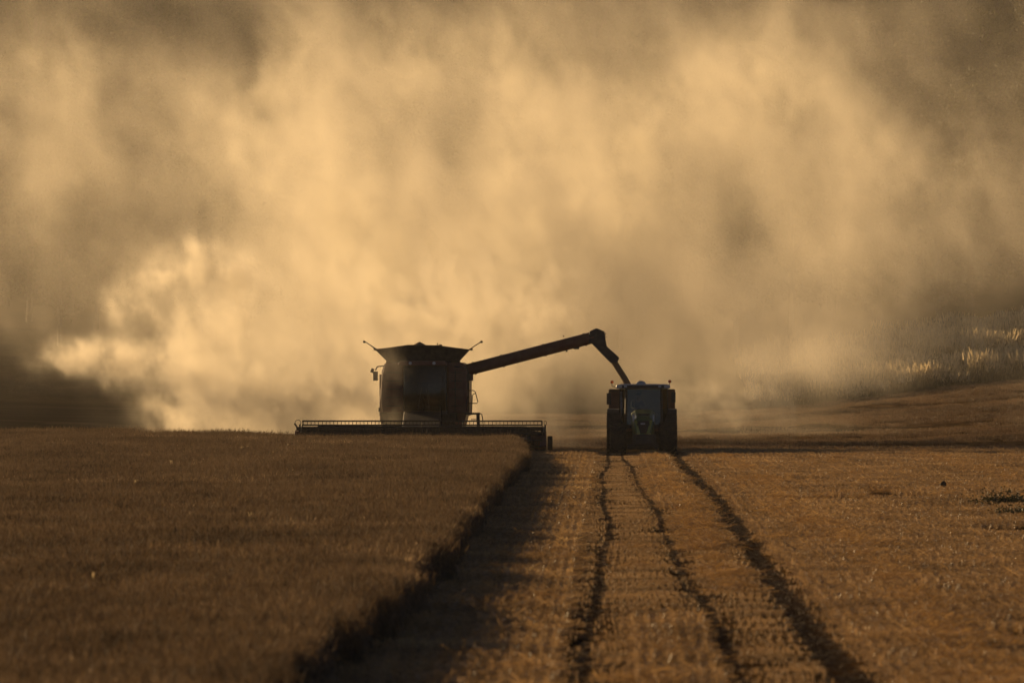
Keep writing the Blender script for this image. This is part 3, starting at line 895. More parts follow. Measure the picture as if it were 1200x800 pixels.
# body: two flanks and the machine housing, slightly barrelled in front view
b = MB()
outl = [(xl + .14, 1.02), (xl - .06, 1.30), (xl - .08, 2.1), (xl - .02, 2.7), (xl + .02, 3.35), (xl + .10, zt - .08), (xl + .22, zt), (xr - .22, zt), (xr - .08, zt - .08), (xr - .01, 3.35), (xr + .04, 2.6), (xr + .03, 1.9), (xr - .02, 1.55), (xr - .16, 1.02)]
b.prism(outl, y0 + .35, 7.4)
body = b.build('body', M_RED, comb, bevel=.05)
for sx, xx in ((-1, xl), (1, xr)):
    for ya, yb in ((.3, 2.4), (2.5, 4.6), (4.7, 6.6)):
        MB().box(xx + sx * .07 - .02, xx + sx * .07 + .02, ya, yb, 1.5, 3.2).build('side_panel', M_RED, body, bevel=.02)
eh = MB().box(-1.1, 1.1, 4.2, 7.2, zt - .02, zt + .42).tube([(.6, 5.0, zt + .4), (.6, 5.0, zt + .75)], .08).build('engine_hood', M_DARKM, comb, bevel=.06)
# front shields beside the cab
x1, z1 = cq(472.5, 430, 348.0); x2, z2 = cq(524, 430, 348.0)
MB().prism([(xl + .04, 1.62), (x1 - .02, 1.62), (x1 - .02, zt - .06), (xl + .16, zt - .06), (xl + .05, 3.2), (xl - .02, 2.2)], y0 + .10, y0 + .36).build('front_shield', M_RED, comb, bevel=.03)
MB().prism([(x2 + .02, 1.62), (xr - .04, 1.62), (xr + .01, 2.2), (xr - .03, 3.2), (xr - .14, zt - .06), (x2 + .02, zt - .06)], y0 + .10, y0 + .36).build('front_shield', M_RED, comb, bevel=.03)
dt = MB()
for k in range(5):
    zz = 1.9 + k * .34
    MB().box(x2 + .14, xr - .2, y0 + .06, y0 + .11, zz, zz + .025).build('rib', M_DARKM, body)
    MB().box(xl + .2, x1 - .14, y0 + .06, y0 + .11, zz, zz + .025).build('rib', M_DARKM, body)
dt.box(x2 + .30, x2 + .33, y0 + .06, y0 + .10, 1.7, zt - .3)
dt.build('latch_bar', M_DARKM, body)
# lower housing, axle, feeder house
MB().box(xl + .25, xr - .55, y0 + .3, 1.2, .72, 1.60).box(xl + .3, xr - .3, .55, .95, .75, 1.15).build('axle_housing', M_DARKM, comb, bevel=.03)
MB().hexa([(-.75, -5.0, .35), (.75, -5.0, .35), (.75, y0 + .3, 1.15), (-.75, y0 + .3, 1.15)], [(-.75, -5.0, 1.05), (.75, -5.0, 1.05), (.75, y0 + .3, 1.95), (-.75, y0 + .3, 1.95)]).build('feeder_house', M_BLACKP, comb, bevel=.03)
MB().box(xl - .02, xr - .42, y0 + .02, y0 + .34, 1.30, 1.64).build('step_deck', M_DARKM, comb, bevel=.02)
# cab
cx0, cx1 = x1, x2
cab = MB()
cz0, cz1 = 1.72, 3.56
cyf, cyb = y0 - 1.35, y0 + .12
for (x, y) in ((cx0 + .04, cyf + .45), (cx1 - .04, cyf + .45), (cx0 + .04, cyb), (cx1 - .04, cyb)):
    cab.tube([(x, y, cz0), (x, y, cz1)], .035, 6)
cab.box(cx0, cx1, cyf + .3, cyb, cz0 - .16, cz0)
cabo = cab.build('cab', M_BLACKP, comb)
# curved windscreen
ws = MB(); n = 10
pts = []
for k in range(n + 1):
    t = k / n; x = cx0 + .03 + (cx1 - cx0 - .06) * t; y = cyf + .45 - .42 * math.sin(math.pi * t) ** .7
    pts.append((x, y))
v, f = [], []
for (x, y) in pts: v += [(x, y - .03, cz0), (x, y - .10, (cz0 + cz1) / 2), (x, y + .02, cz1)]
for k in range(n):
    for j in range(2): f.append((k * 3 + j, (k + 1) * 3 + j, (k + 1) * 3 + j + 1, k * 3 + j + 1))
ws._add(v, f); ws.build('windscreen', M_GLASS, cabo, smooth=True)
for x in (cx0 + .02, cx1 - .02): MB().box(x - .006, x + .006, cyf + .5, cyb - .04, cz0 + .04, cz1 - .03).build('side_window', M_GLASS, cabo)
MB().box(cx0 + .05, cx1 - .05, cyb - .04, cyb, cz0, cz1).build('rear_panel', M_BLACKP, cabo)
rx0, _z = cq(466.5, 430, 347.2); rx1, _z = cq(523.5, 430, 347.2)
rf = MB().prism([(rx0, cz1), (rx1, cz1), (rx1 - .03, cz1 + .13), (rx1 - .12, cz1 + .19), (rx0 + .12, cz1 + .19), (rx0 + .03, cz1 + .13)], cyf - .12, cyb + .1).build('cab_roof', M_RED, cabo, bevel=.03)
for px in (480.7, 508.5):
    lx, _ = cq(px, 426, 347.0)
    MB().lathe([(.045, 0), (.065, -.02), (.065, -.07), (.05, -.075)], (lx, cyf - .10, cz1 + .09), 14, 'Y').build('work_lamp', M_LAMP, rf, smooth=True)
MB().box(-.26, .26, cyb - .62, cyb - .12, cz0 + .35, cz0 + .5).box(-.25, .25, cyb - .22, cyb - .10, cz0 + .45, cz0 + 1.15).box(-.1, .1, cyb - .5, cyb - .2, cz0, cz0 + .35).build('seat', M_SEAT, cabo, bevel=.04)
MB().tube([(0, cyf + .42, cz0), (0, cyf + .62, cz0 + .62)], .05, 8).lathe([(.20, -.012), (.215, 0), (.20, .012), (.185, 0)], (0, cyf + .62, cz0 + .64), 20, 'Z').build('steering_column', M_BLACKP, cabo)
wp = MB().tube([(-.18, cyf - .06, cz0 + .05), (-.02, cyf - .14, cz0 + .95)], .012, 5).tube([(.30, cyf - .03, cz0 + .05), (.16, cyf - .12, cz0 + .9)], .012, 5).build('wiper', M_BLACKP, cabo)
# wheels
gx = [cq(458, 0, 350)[0], cq(529, 0, 350)[0]]
for x in gx: wheel(comb, (x, .9, 1.0), 1.02, .66, M_RIMRED, 20)
for x in (xl + .45, xr - .45): wheel(comb, (x, 5.9, .72), .72, .45, M_RIMRED, 16)
# grain tank: flared panels above the body
td0, td1 = .55, 3.4
def cqz(px, py, d): return cq(px, py, d)
bl_, br_ = cq(453.5, 423.5, 349.6), cq(536.8, 423.5, 349.6)
f = [cq(438.9, 408.8, 349.4), cq(447, 408.2, 349.4), cq(461, 406.4, 349.4), cq(478, 403.9, 349.4), cq(513, 404.4, 349.4), cq(532, 407, 349.4), cq(549.6, 409.2, 349.4)]
tank = MB()
tank.box(bl_[0] - .05, br_[0] + .05, td0 + .05, td1 - .05, zt - .05, bl_[1] + .02)
tk = tank.build('grain_tank', M_DARKM, comb, bevel=.02)
def lean_panel(y_, dy):
    m = MB(); n_ = len(f)
    bot = [(bl_[0] + (br_[0] - bl_[0]) * i / (n_ - 1), y_, bl_[1]) for i in range(n_)]
    top = [(x, y_ + dy, z) for x, z in f]
    off = .03
    v = bot + top + [(x, y + off, z) for x, y, z in bot] + [(x, y + off, z) for x, y, z in top]
    F = []
    for i in range(n_ - 1):
        F += [(i, i + 1, n_ + i + 1, n_ + i), (2 * n_ + i + 1, 2 * n_ + i, 3 * n_ + i, 3 * n_ + i + 1), (n_ + i, n_ + i + 1, 3 * n_ + i + 1, 3 * n_ + i)]
    m._add(v, F); return m
lean_panel(td0, -.30).build('tank_flap', M_DARKM, tk)
lean_panel(td1, .30).build('tank_flap', M_DARKM, tk)
for (bx, bz), (kx, kz), (tx, tz), s in ((bl_, cq(438.7, 408.4, 349.5), cq(426.3, 399.8, 349.5), 1), (br_, cq(549.8, 409.0, 349.5), cq(564.0, 399.9, 349.5), -1)):
    m = MB()
    q0, q1 = td0 - .02, td1 + .02
    m.hexa([(bx, q0, bz), (bx + s * .07, q0, bz - .01), (bx + s * .07, q1, bz - .01), (bx, q1, bz)],
           [(kx, q0 - .2, kz), (kx + s * .07, q0 - .2, kz - .04), (kx + s * .07, q1 + .2, kz - .04), (kx, q1 + .2, kz)])
    m.hexa([(kx, q0 - .2, kz), (kx + s * .07, q0 - .2, kz - .04), (kx + s * .07, q1 + .2, kz - .04), (kx, q1 + .2, kz)],
           [(tx, td0 + .35, tz + .02), (tx + s * .07, td0 + .35, tz - .05), (tx + s * .07, td1 - .35, tz - .05), (tx, td1 - .35, tz)])
    mx_, mz_ = bx + (tx - bx) * .55, bz + (tz - bz) * .55
    m.box(mx_ - .03, mx_ + .07, td0 + .1, td0 + .3, mz_, mz_ + .09)
    m.lathe([(.03, 0), (.055, .02), (.055, .06), (.03, .08)], (tx, td0 + .5, tz - .02), 8, 'Y')
    m.build('tank_flap', M_DARKM, tk)
# grain heaped in the tank
hp = MB(); hx, hz = cq(491.5, 401.0, 351)
hp.lathe([(.01, hz + .02), (.12, hz - .03), (.3, hz - .13), (.7, hz - .38), (1.0, hz - .62)], (hx, 2.0, 0), 20, 'Z')
hp.build('heaped_grain', M_GRAIN, tk, smooth=True)
a_, b_ = cq(512.8, 403, 349.5)
MB().tube([(a_, td0, b_ - .1), (a_, td0, b_ + .05)], .02, 6).build('antenna', M_BLACKP, tk)
# mirrors
ml = MB()
p1, p2, p3 = cq(450, 428.5, 347.8), cq(442, 429.5, 347.3), cq(438.5, 433.5, 347.2)
ml.tube([(p1[0], -.9, p1[1]), (p2[0], -1.6, p2[1]), (p3[0] + .05, -1.7, p3[1])], .03, 6)
a0, a1 = cq(437.2, 435, 347.3), cq(442.8, 445.8, 347.3)
ml.box(a0[0], a1[0], -1.75, -1.65, a1[1], a0[1])
a0, a1 = cq(434.5, 431.5, 347.3), cq(438.0, 436.5, 347.3)
ml.box(a0[0], a1[0], -1.74, -1.66, a1[1], a0[1], Matrix.Rotation(.4, 3, 'Y'))
ml.build('mirror', M_BLACKP, comb, bevel=.015)
mr_ = MB()
a0, a1 = cq(546.6, 438, 347.3), cq(551.6, 445.8, 347.3)
mr_.box(a0[0], a1[0], -1.75, -1.65, a1[1], a0[1]).tube([(a0[0] + .08, -1.7, a0[1]), (a0[0] + .02, -1.6, a0[1] + .25), (a0[0] - .5, -.6, a0[1] + .30)], .03, 6)
mr_.build('mirror', M_BLACKP, comb, bevel=.015)
a0 = cq(443.5, 480, 347.5)
MB().tube([(a0[0] + .08, -.4, 1.5), (a0[0] + .02, -.45, a0[1] - .1)], .02, 6).box(a0[0] - .03, a0[0] + .05, -.5, -.4, a0[1] - .08, a0[1] + .08).build('marker_lamp', M_BLACKP, comb)
# platform, ladder, rails on the right
pf = MB()
p0, p1 = cq(545, 483.4, 348), cq(562.5, 485.6, 348)
pf.box(p0[0], p1[0], -1.5, -.2, p1[1], p0[1])
pf.build('platform', M_DARKM, comb, bevel=.01)
ld = MB()
p2, p3, p4 = cq(558.2, 484, 348), cq(562.6, 499, 348), cq(560.5, 499, 348)
ld.hexa([(p4[0] - .02, -1.5, .3), (p3[0] + .03, -1.5, .3), (p3[0] + .03, -1.1, .3), (p4[0] - .02, -1.1, .3)],
        [(p2[0], -1.5, p2[1]), (p2[0] + .14, -1.5, p2[1]), (p2[0] + .14, -1.1, p2[1]), (p2[0], -1.1, p2[1])])
for k in range(4): ld.box(p4[0] - .3, p4[0] + .02, -1.4, -1.2, .45 + .3 * k, .48 + .3 * k)
ld.build('ladder', M_DARKM, comb)
hr = MB()
def hpt(px, py, y=-1.3): x, z = cq(px, py, 347.7); return (x, y, z)
hr.tube([hpt(549.4, 449.5), hpt(549.6, 481), hpt(549.0, 484)], .022, 6)
hr.tube([hpt(550, 457.5), hpt(554.5, 457.3), hpt(557, 459), hpt(560, 470.5), hpt(559, 472.4), hpt(550, 472.4)], .022, 6)
hr.tube([hpt(555.5, 461), hpt(553.6, 463), hpt(552.6, 483.5)], .022, 6)
hr.tube([hpt(555.5, 461), hpt(557.2, 461)], .018, 6)
hr.tube([hpt(548.5, 464), hpt(546, 474), hpt(548, 483)], .018, 6)
hr.tube([hpt(562, 484), hpt(564.5, 485.2), hpt(565.6, 490), hpt(566.2, 499)], .022, 6)
hr.build('handrail', M_DARKM, comb)
# unloading auger
au = MB()
def apt(px, py, y): x, z = cq(px, py, 349 + y); return Vector((x, y, z))
A0, A1 = apt(543, 434.6, 1.2), apt(696, 395.0, 1.2)
au.tube([A0, A1], .243, 20)
au.tube([A0 - Vector((.25, 0, 1.2)), A0 - Vector((.05, 0, .15)), A0 + (A1 - A0) * .015], .26, 16)
ax = (A1 - A0).normalized()
for t in (.02, .085, .30, .62, .93):
    p = A0 + (A1 - A0) * t
    au.tube([p - ax * .03, p + ax * .03], .272, 20)
au.box(A0.x + .05, A0.x + .4, .9, 1.5, A0.z - .40, A0.z - .1)
auo = au.build('unloading_auger', M_RED, comb, smooth=False)
spt = MB()
outline = [(690.5, 388.2), (699, 384.4), (703.5, 386.2), (708.3, 388.6), (709.0, 394), (710.0, 399.5), (711.2, 406), (718.5, 412.2), (726.0, 419.2), (722.6, 425.8), (715.6, 425.2), (704, 413.5), (693, 402.0), (689.5, 402.8)]
pz = [cq(px, py, 350.2) for px, py in outline]
spt.prism(pz, 1.2 - .24, 1.2 + .24)
spo = spt.build('spout', M_BLACKP, auo, bevel=.04)
rg = MB()
random.seed(4)
for k in range(9):
    px, py = 707.5 + random.uniform(-.5, 1.6), 388.5 + k * .85
    x, z = cq(px, py, 350.2)
    rg.box(x, x + random.uniform(.02, .07), 1.0, 1.35, z, z + random.uniform(.02, .04), Matrix.Rotation(random.uniform(-.8, .8), 3, 'Y'))
rg.build('rubber_fringe', M_BLACKP, spo)
hk = MB()
def hp_(px, py, y=1.2): x, z = cq(px, py, 350.2); return (x, y, z)
hk.tube([hp_(689.5, 402.6), hp_(683, 405), hp_(676, 407.4), hp_(668, 406.5)], .022, 6)
x, z = cq(672, 409.2, 350.2); hk.box(x, x + .24, 1.1, 1.3, z, z + .11)
hk.tube([hp_(662, 405.5), hp_(663, 409), hp_(664.4, 411.4)], .022, 6)
x, z = cq(663, 412.4, 350.2); hk.box(x, x + .07, 1.15, 1.25, z, z + .09)
hk.build('lamp_bracket', M_BLACKP, auo)
x, z = cq(659.7, 394.6, 350.2); MB().box(x, x + .05, 1.1, 1.3, z, z + .06).build('lug', M_RED, auo)

# header: back sheet, reel, dividers, wheel
HY = -5.4
hdist = CB.y + HY
def hq(px, py, y=0.0): x, z = cq(px, py, hdist + y); return x, z
h = MB()
o_ = [(345.8, 512), (345.8, 503.8), (367.5, 503.8), (372.8, 498.6), (616.6, 499.2), (621.8, 504.8), (640, 506.0), (640, 524), (625, 526)]
pts_ = [hq(px, py, .9) for px, py in o_[:7]] + [(hq(640, 0, .9)[0], .28), (hq(345.8, 0, .9)[0], .28)]
h.prism(pts_, .85, .95)
hx0, hx1 = hq(346, 0)[0], hq(639.5, 0)[0]
h.hexa([(hx0, -.1, .10), (hx1, -.1, .10), (hx1, .9, .22), (hx0, .9, .22)], [(hx0, -.1, .15), (hx1, -.1, .15), (hx1, .9, .30), (hx0, .9, .30)])
h.tube([(hx0, 1.05, 1.0), (hx1, 1.05, 1.0)], .09, 10)
hdr = h.build('header', M_DARKM, comb, loc=(0, HY, 0))
# intake screw
h2 = MB().tube([(hx0 + .1, .5, .52), (hx1 - .1, .5, .52)], .17, 14)
for k in range(int((hx1 - hx0) / .5)):
    x = hx0 + .3 + k * .5
    h2.lathe([(.17, -.02), (.30, -.005), (.30, .005), (.17, .02)], (x, .5, .52), 16)
h2.build('intake_screw', M_STEEL, hdr)
# cutter bar with fingers
h3 = MB().box(hx0, hx1, -.2, -.1, .09, .13)
for k in range(int((hx1 - hx0) / .15)): h3.prismx([(-.34, .10), (-.2, .09), (-.2, .13)], hx0 + .05 + k * .15, hx0 + .08 + k * .15)
h3.build('cutter_bar', M_STEEL, hdr)
# reel: six bats with hanging tines
rx_0, rx_1 = hq(354.2, 0, -.2)[0], hq(635.4, 0, -.2)[0]
zc = hq(0, 500, -.2)[1] - .28
rr_ = hq(0, 493.2, -.2)[1] - zc
def bat_tubes(m, k):
    a = math.pi / 2 + math.pi / 3 * k + .0
    y, z = -.35 + rr_ * math.cos(a), zc + rr_ * math.sin(a)
    m.tube([(rx_0, y, z), (rx_1, y, z)], .036, 6)
    nt = int((rx_1 - rx_0) / .152)
    for j in range(nt + 1):
        x = rx_0 + .05 + j * .152
        m.tube([(x, y, z), (x + .004, y + .01, z - .09), (x, y + .05, z - .19)], .012, 4)
reel = MB().tube([(rx_0, -.35, zc), (rx_1, -.35, zc)], .06, 10)
for x in [rx_0 + (rx_1 - rx_0) * t for t in (0.0, .33, .5, .67, 1.0)]:
    for k in range(6):
        a = math.pi / 2 + math.pi / 3 * k; a2 = a + math.pi / 3
        reel.tube([(x, -.35, zc), (x, -.35 + rr_ * math.cos(a), zc + rr_ * math.sin(a))], .018, 5)
        reel.tube([(x, -.35 + rr_ * math.cos(a), zc + rr_ * math.sin(a)), (x, -.35 + rr_ * math.cos(a2), zc + rr_ * math.sin(a2))], .014, 5)
rl = reel.build('reel', M_DARKM, hdr)
for k in range(6):
    m = MB(); bat_tubes(m, k); m.build('reel_bat', M_DARKM, rl) if False else m.build('bat', M_DARKM, hdr)
# lower guard bar seen under the top bat
zb = hq(0, 497.8, -.2)[1]
MB().tube([(rx_0, -.75, zb), (rx_1, -.75, zb)], .032, 6).build('guard_bar', M_DARKM, hdr)
# reel arms
for px in (353.0, 500.0, 637.5):
    x, z = hq(px, 0)
    MB().hexa([(x - .03, 1.0, 1.0), (x + .03, 1.0, 1.0), (x + .03, -.45, zc - .05), (x - .03, -.45, zc - .05)], [(x - .03, 1.0, 1.1), (x + .03, 1.0, 1.1), (x + .03, -.45, zc + .06), (x - .03, -.45, zc + .06)]).build('reel_arm', M_DARKM, hdr)
# left end: shield, post, looped hose
le = MB()
le.prismx([(-1.1, .15), (-1.3, .3), (-.6, .55), (0, .92), (.95, .95), (.95, .15)], hq(345.2, 0)[0], hq(352, 0)[0])
le.build('divider', M_RED, hdr, bevel=.02)
x0_, z0_ = hq(350.6, 497); le2 = MB()
le2.box(x0_, x0_ + .06, -.05, .05, .8, z0_)
le2.tube([hq(345.0, 496)[0:1] + (-.1, hq(345, 496)[1]), hq(352, 506)[0:1] + (-.1, hq(352, 506)[1])], .035, 6)
le2.build('end_post', M_DARKM, hdr)
hs = MB(); c = hq(349.2, 495.2)
hs.tube([(c[0] + .115 * math.cos(t), -.1, c[1] + .115 * math.sin(t)) for t in [R(-70) + R(320) * k / 14 for k in range(15)]], .014, 6)
hs.tube([(hq(354, 500)[0], -.1, hq(354, 500)[1]), (hq(360, 503.5)[0], -.1, hq(0, 503.0)[1]), (hq(367, 504.6)[0], -.1, hq(0, 504.6)[1])], .015, 5)
hs.build('hose', M_BLACKP, hdr)
# right end: divider, post, ring, hose, wheel
re_ = MB()
re_.prismx([(-1.1, .18), (-1.3, .34), (-.6, .6), (0, .90), (.95, .92), (.95, .16)], hq(633.2, 0)[0], hq(640.2, 0)[0])
re_.prism([(hq(621, 0)[0], .84), (hq(634, 0)[0], .84), (hq(634, 0)[0], .14), (hq(628, 0)[0], .14), (hq(624.5, 0)[0], .38)], .1, .5)
re_.build('divider', M_RED, hdr, bevel=.02)
x0_, z0_ = hq(638.2, 497.5)
MB().box(x0_, x0_ + .055, -.05, .05, .8, z0_).build('end_post', M_DARKM, hdr)
hs = MB(); c = hq(639.0, 495.5)
hs.tube([(c[0] + .05 * math.cos(t), -.1, c[1] + .09 * math.sin(t)) for t in [2 * math.pi * k / 12 for k in range(13)]], .012, 6)
hs.tube([(hq(636, 501)[0], -.1, hq(0, 500.6)[1]), (hq(632, 503)[0], -.1, hq(0, 503.4)[1]), (hq(628, 504)[0], -.1, hq(0, 503.9)[1]), (hq(624, 506)[0], -.1, hq(0, 505.8)[1])], .014, 5)
hs.build('hose', M_BLACKP, hdr)
wx = (hq(641.4, 0, .6)[0] + hq(647.6, 0, .6)[0]) / 2
wheel(hdr, (wx, .6, .36), .36, .205, M_RIMGREY, 12, 'support_wheel')

# grain pouring from the spout into the trailer
gs = MB()
path = [(719.6, 424.0, .135), (723.2, 430, .120), (727.8, 437.5, .125), (732.5, 444.5, .130), (736, 451.0, .14), (738.5, 459, .15)]
gp = [at(px, py, 350.2) for px, py, r in path]
rings = []
for (px, py, r_), p in zip(path, gp):
    rings.append((p, r_))
seg_ = 12; v = []
for i, (p, r_) in enumerate(rings):
    t = (gp[min(i + 1, len(gp) - 1)] - gp[max(i - 1, 0)]).normalized(); a = t.cross(Vector((0, 1, 0))).normalized(); bb = t.cross(a)
    for k in range(seg_):
        q = 2 * math.pi * k / seg_; w_ = 1 + .12 * math.sin(q * 3 + i)
        v.append(p + (a * math.cos(q) * r_ + bb * math.sin(q) * r_ * 1.2) * w_)
gs._add(v, [(i * seg_ + k, i * seg_ + (k + 1) % seg_, (i + 1) * seg_ + (k + 1) % seg_, (i + 1) * seg_ + k) for i in range(len(rings) - 1) for k in range(seg_)] + [tuple(range(seg_)), tuple((len(rings) - 1) * seg_ + k for k in range(seg_))])
gso = gs.build('grain_stream', M_GRAIN, None, smooth=True)
tag(gso, 'brown stream of wheat grain falling from the auger spout into the trailer', 'grain')

# ------------------------------------------------------------------ tractor
TR = Vector((at(752, 431, 344.5).x, 344.5, -0.10))
def tq(px, py, d):
    p = at(px, py, d) - TR
    return p.x, p.z
tr = empty('tractor', TR, 0, 'green tractor facing the camera with wide black tyres, under the auger', 'tractor')
fy, ry = -1.7, 1.6
for px0, px1 in ((714.9, 734.0), (771.8, 793.6)):
    a, b2 = tq(px0, 0, TR.y + fy)[0], tq(px1, 0, TR.y + fy)[0]
    rr2 = tq(0, 494.6, TR.y + fy)[1] / 2
    wheel(tr, ((a + b2) / 2, fy, rr2), rr2, b2 - a, M_RIMGREY, 18)
for px0, px1 in ((710.9, 730.0), (775.0, 793.2)):
    a, b2 = tq(px0, 0, TR.y + ry)[0], tq(px1, 0, TR.y + ry)[0]
    rr2 = tq(0, 482.6, TR.y + ry)[1] / 2
    wheel(tr, ((a + b2) / 2, ry, rr2), rr2, b2 - a, M_RIMGREY, 22)
# chassis, axles, front weight
ch = MB().box(-.32, .32, -2.2, 2.0, .40, .95).box(-.85, .85, fy - .25, fy + .35, .32, .78).box(-1.0, 1.0, fy - .1, fy + .1, .55, .75).box(-1.0, 1.0, ry - .15, ry + .15, .7, 1.0)
ch.build('chassis', M_DARKM, tr, bevel=.03)
x0_, x1_ = tq(741.5, 0, 341.9)[0], tq(768.5, 0, 341.9)[0]
MB().box(x0_, x1_, -2.75, -2.2, .42, .90).box(x0_ + .1, x1_ - .1, -2.82, -2.75, .50, .82).build('front_weight', M_BLACKP, tr, bevel=.04)
x0_, x1_ = tq(734.5, 0, 342.5)[0], tq(771.5, 0, 342.5)[0]
MB().box(x0_, x1_, -2.3, -2.15, .30, .52).build('front_axle_beam', M_BLACKP, tr, bevel=.03)
# hood: shaped in sections from nose to windscreen
def hood_ring(y, wt, wb, zt_, zb_):
    return [Vector((-wb, y, zb_)), Vector((-wb * 1.08, y, (zb_ + zt_) / 2 - .05)), Vector((-wt * 1.05, y, zt_ - .16)), Vector((-wt * .72, y, zt_ - .03)), Vector((0, y, zt_)), Vector((wt * .72, y, zt_ - .03)), Vector((wt * 1.05, y, zt_ - .16)), Vector((wb * 1.08, y, (zb_ + zt_) / 2 - .05)), Vector((wb, y, zb_))]
m = MB()
secs = [(-2.32, .27, .30, 1.50, .90), (-2.22, .36, .36, 1.62, .80), (-1.7, .42, .40, 1.74, .78), (-.9, .45, .42, 1.83, .80), (.1, .47, .44, 1.90, .82)]
hx = tq(754, 0, 342)[0]
v = []
for sct in secs: v += [q + Vector((hx, 0, 0)) for q in hood_ring(*sct)]
k9 = 9
F = [(i * k9 + j, i * k9 + j + 1, (i + 1) * k9 + j + 1, (i + 1) * k9 + j) for i in range(len(secs) - 1) for j in range(k9 - 1)]
F += [tuple(range(k9)), tuple((len(secs) - 1) * k9 + j for j in range(k9))]
F += [(i * k9, i * k9 + k9 - 1, (i + 1) * k9 + k9 - 1, (i + 1) * k9) for i in range(len(secs) - 1)]
m._add(v, F)
hood = m.build('hood', M_GREENP, tr, bevel=.02, smooth=False)
g = MB()
g.prism([(hx - .20, 1.44), (hx + .20, 1.44), (hx + .26, 1.30), (hx + .12, .95), (hx - .12, .95), (hx - .26, 1.30)], -2.36, -2.315)
for k in range(6): g.box(hx - .2 + k * .004, hx + .2, -2.375, -2.36, 1.0 + k * .07, 1.012 + k * .07)
g.build('grille', M_BLACKP, hood)
MB().prism([(hx - .26, 1.72), (hx + .26, 1.72), (hx + .15, 1.62), (hx - .15, 1.62)], -2.0, -1.9).build('hood_scoop', M_BLACKP, hood)
x, z = tq(753.4, 496.4, 342.2)
MB().box(x - .09, x + .09, -2.40, -2.38, z - .025, z + .03).build('badge', M_PLATE, hood)
for px in (747.8, 761.2):
    x, z = tq(px, 508.6, 342.1)
    MB().box(x - .055, x + .055, -2.42, -2.34, z - .045, z + .045).build('headlight', M_YEL, hood, bevel=.01)
for px in (742.2, 765.8):
    x, z = tq(px, 489.0, 342.4)
    MB().box(x - .03, x + .03, -2.25, -2.12, z - .16, z + .10).build('headlight', M_LAMP, hood, bevel=.01)
# green side stripes down the nose
for s in (-1, 1):
    MB().hexa([(hx + s * .12, -2.39, .92), (hx + s * .24, -2.39, .92), (hx + s * .24, -2.33, .92), (hx + s * .12, -2.33, .92)],
              [(hx + s * .27, -2.35, 1.46), (hx + s * .36, -2.30, 1.46), (hx + s * .36, -2.24, 1.46), (hx + s * .27, -2.29, 1.46)]).build('nose_panel', M_LIME, hood)
# cab
wf0, wf1 = tq(733.2, 0, 345.0)[0], tq(775.4, 0, 345.0)[0]
wb0, wb1 = tq(724.0, 0, 346.8)[0], tq(784.2, 0, 346.8)[0]
zc0, zc1 = 1.28, tq(0, 454.6, 345.5)[1]
yf, yb = .35, 2.1
cab = MB()
xm0, xm1 = wf0 - .18, wf1 + .18
def post(a, b, r): cab.tube([a, b], r, 6)
post((wf0, yf - .08, zc0), (wf0 + .02, yf, zc1), .045); post((wf1, yf - .08, zc0), (wf1 - .02, yf, zc1), .045)
post((wb0 + .06, 1.15, zc0), (wb0 + .10, 1.15, zc1), .04); post((wb1 - .06, 1.15, zc0), (wb1 - .10, 1.15, zc1), .04)
post((wb0 + .12, yb, zc0 + .4), (wb0 + .2, yb, zc1), .045); post((wb1 - .12, yb, zc0 + .4), (wb1 - .2, yb, zc1), .045)
cab.hexa([(wf0, yf - .1, zc0 - .15), (wf1, yf - .1, zc0 - .15), (wb1 - .06, 1.2, zc0 - .15), (wb0 + .06, 1.2, zc0 - .15)], [(wf0, yf - .1, zc0), (wf1, yf - .1, zc0), (wb1 - .06, 1.2, zc0), (wb0 + .06, 1.2, zc0)])
cab.box(wb0 + .3, wb1 - .3, 1.2, yb, zc0 - .15, zc0 + .35)
tcab = cab.build('cab', M_BLACKP, tr)
def pane(name, quad, th=.012):
    a, b, c, d = [Vector(q) for q in quad]; nn = (b - a).cross(d - a).normalized() * th
    MB().hexa([a, b, c, d], [a + nn, b + nn, c + nn, d + nn]).build(name, M_GLASS2, tcab)
pane('windscreen', ((wf0 + .05, yf - .08, zc0), (wf1 - .05, yf - .08, zc0), (wf1 - .07, yf, zc1), (wf0 + .07, yf, zc1)))
for s, (f0, b0) in ((1, (wf0, wb0)), (-1, (wf1, wb1))):
    pane('side_window', ((f0, yf + .02, zc0), (f0 + s * .02, yf + .06, zc1), (b0 + s * .1, 1.1, zc1), (b0 + s * .06, 1.1, zc0)))
pane('rear_window', ((wb0 + .3, yb, zc0 + .35), (wb1 - .3, yb, zc0 + .35), (wb1 - .35, yb, zc1), (wb0 + .35, yb, zc1)))
rx0, rx1 = tq(721.6, 0, 345.2)[0], tq(785.6, 0, 345.2)[0]
zr = tq(0, 449.7, 345.2)[1]
roof = MB().prism([(rx0 + .05, zc1 - .02), (rx1 - .05, zc1 - .02), (rx1, zc1 + .04), (rx1 - .04, zr - .03), (rx1 - .25, zr), (rx0 + .25, zr), (rx0 + .04, zr - .03), (rx0, zc1 + .04)], yf - .35, yb + .12).build('roof', M_CREAM, tcab, bevel=.03)
MB().box(rx0 + .25, rx1 - .25, yf - .38, yf - .34, zc1, zr - .05).build('visor', M_BLACKP, roof)
for px in (727, 733, 773, 780):
    x, z = tq(px, 452.6, 344.5)
    MB().box(x - .06, x + .06, yf - .46, yf - .37, z - .04, z + .04).build('work_lamp', M_LAMP, roof, bevel=.01)
x, z = tq(751.3, 449, 345.6)
MB().lathe([(.19, zr - .01), (.19, zr + .03), (.13, zr + .10), (.04, zr + .13)], (x, .9, 0), 20, 'Z').build('antenna_dome', M_CREAM, roof, smooth=True)
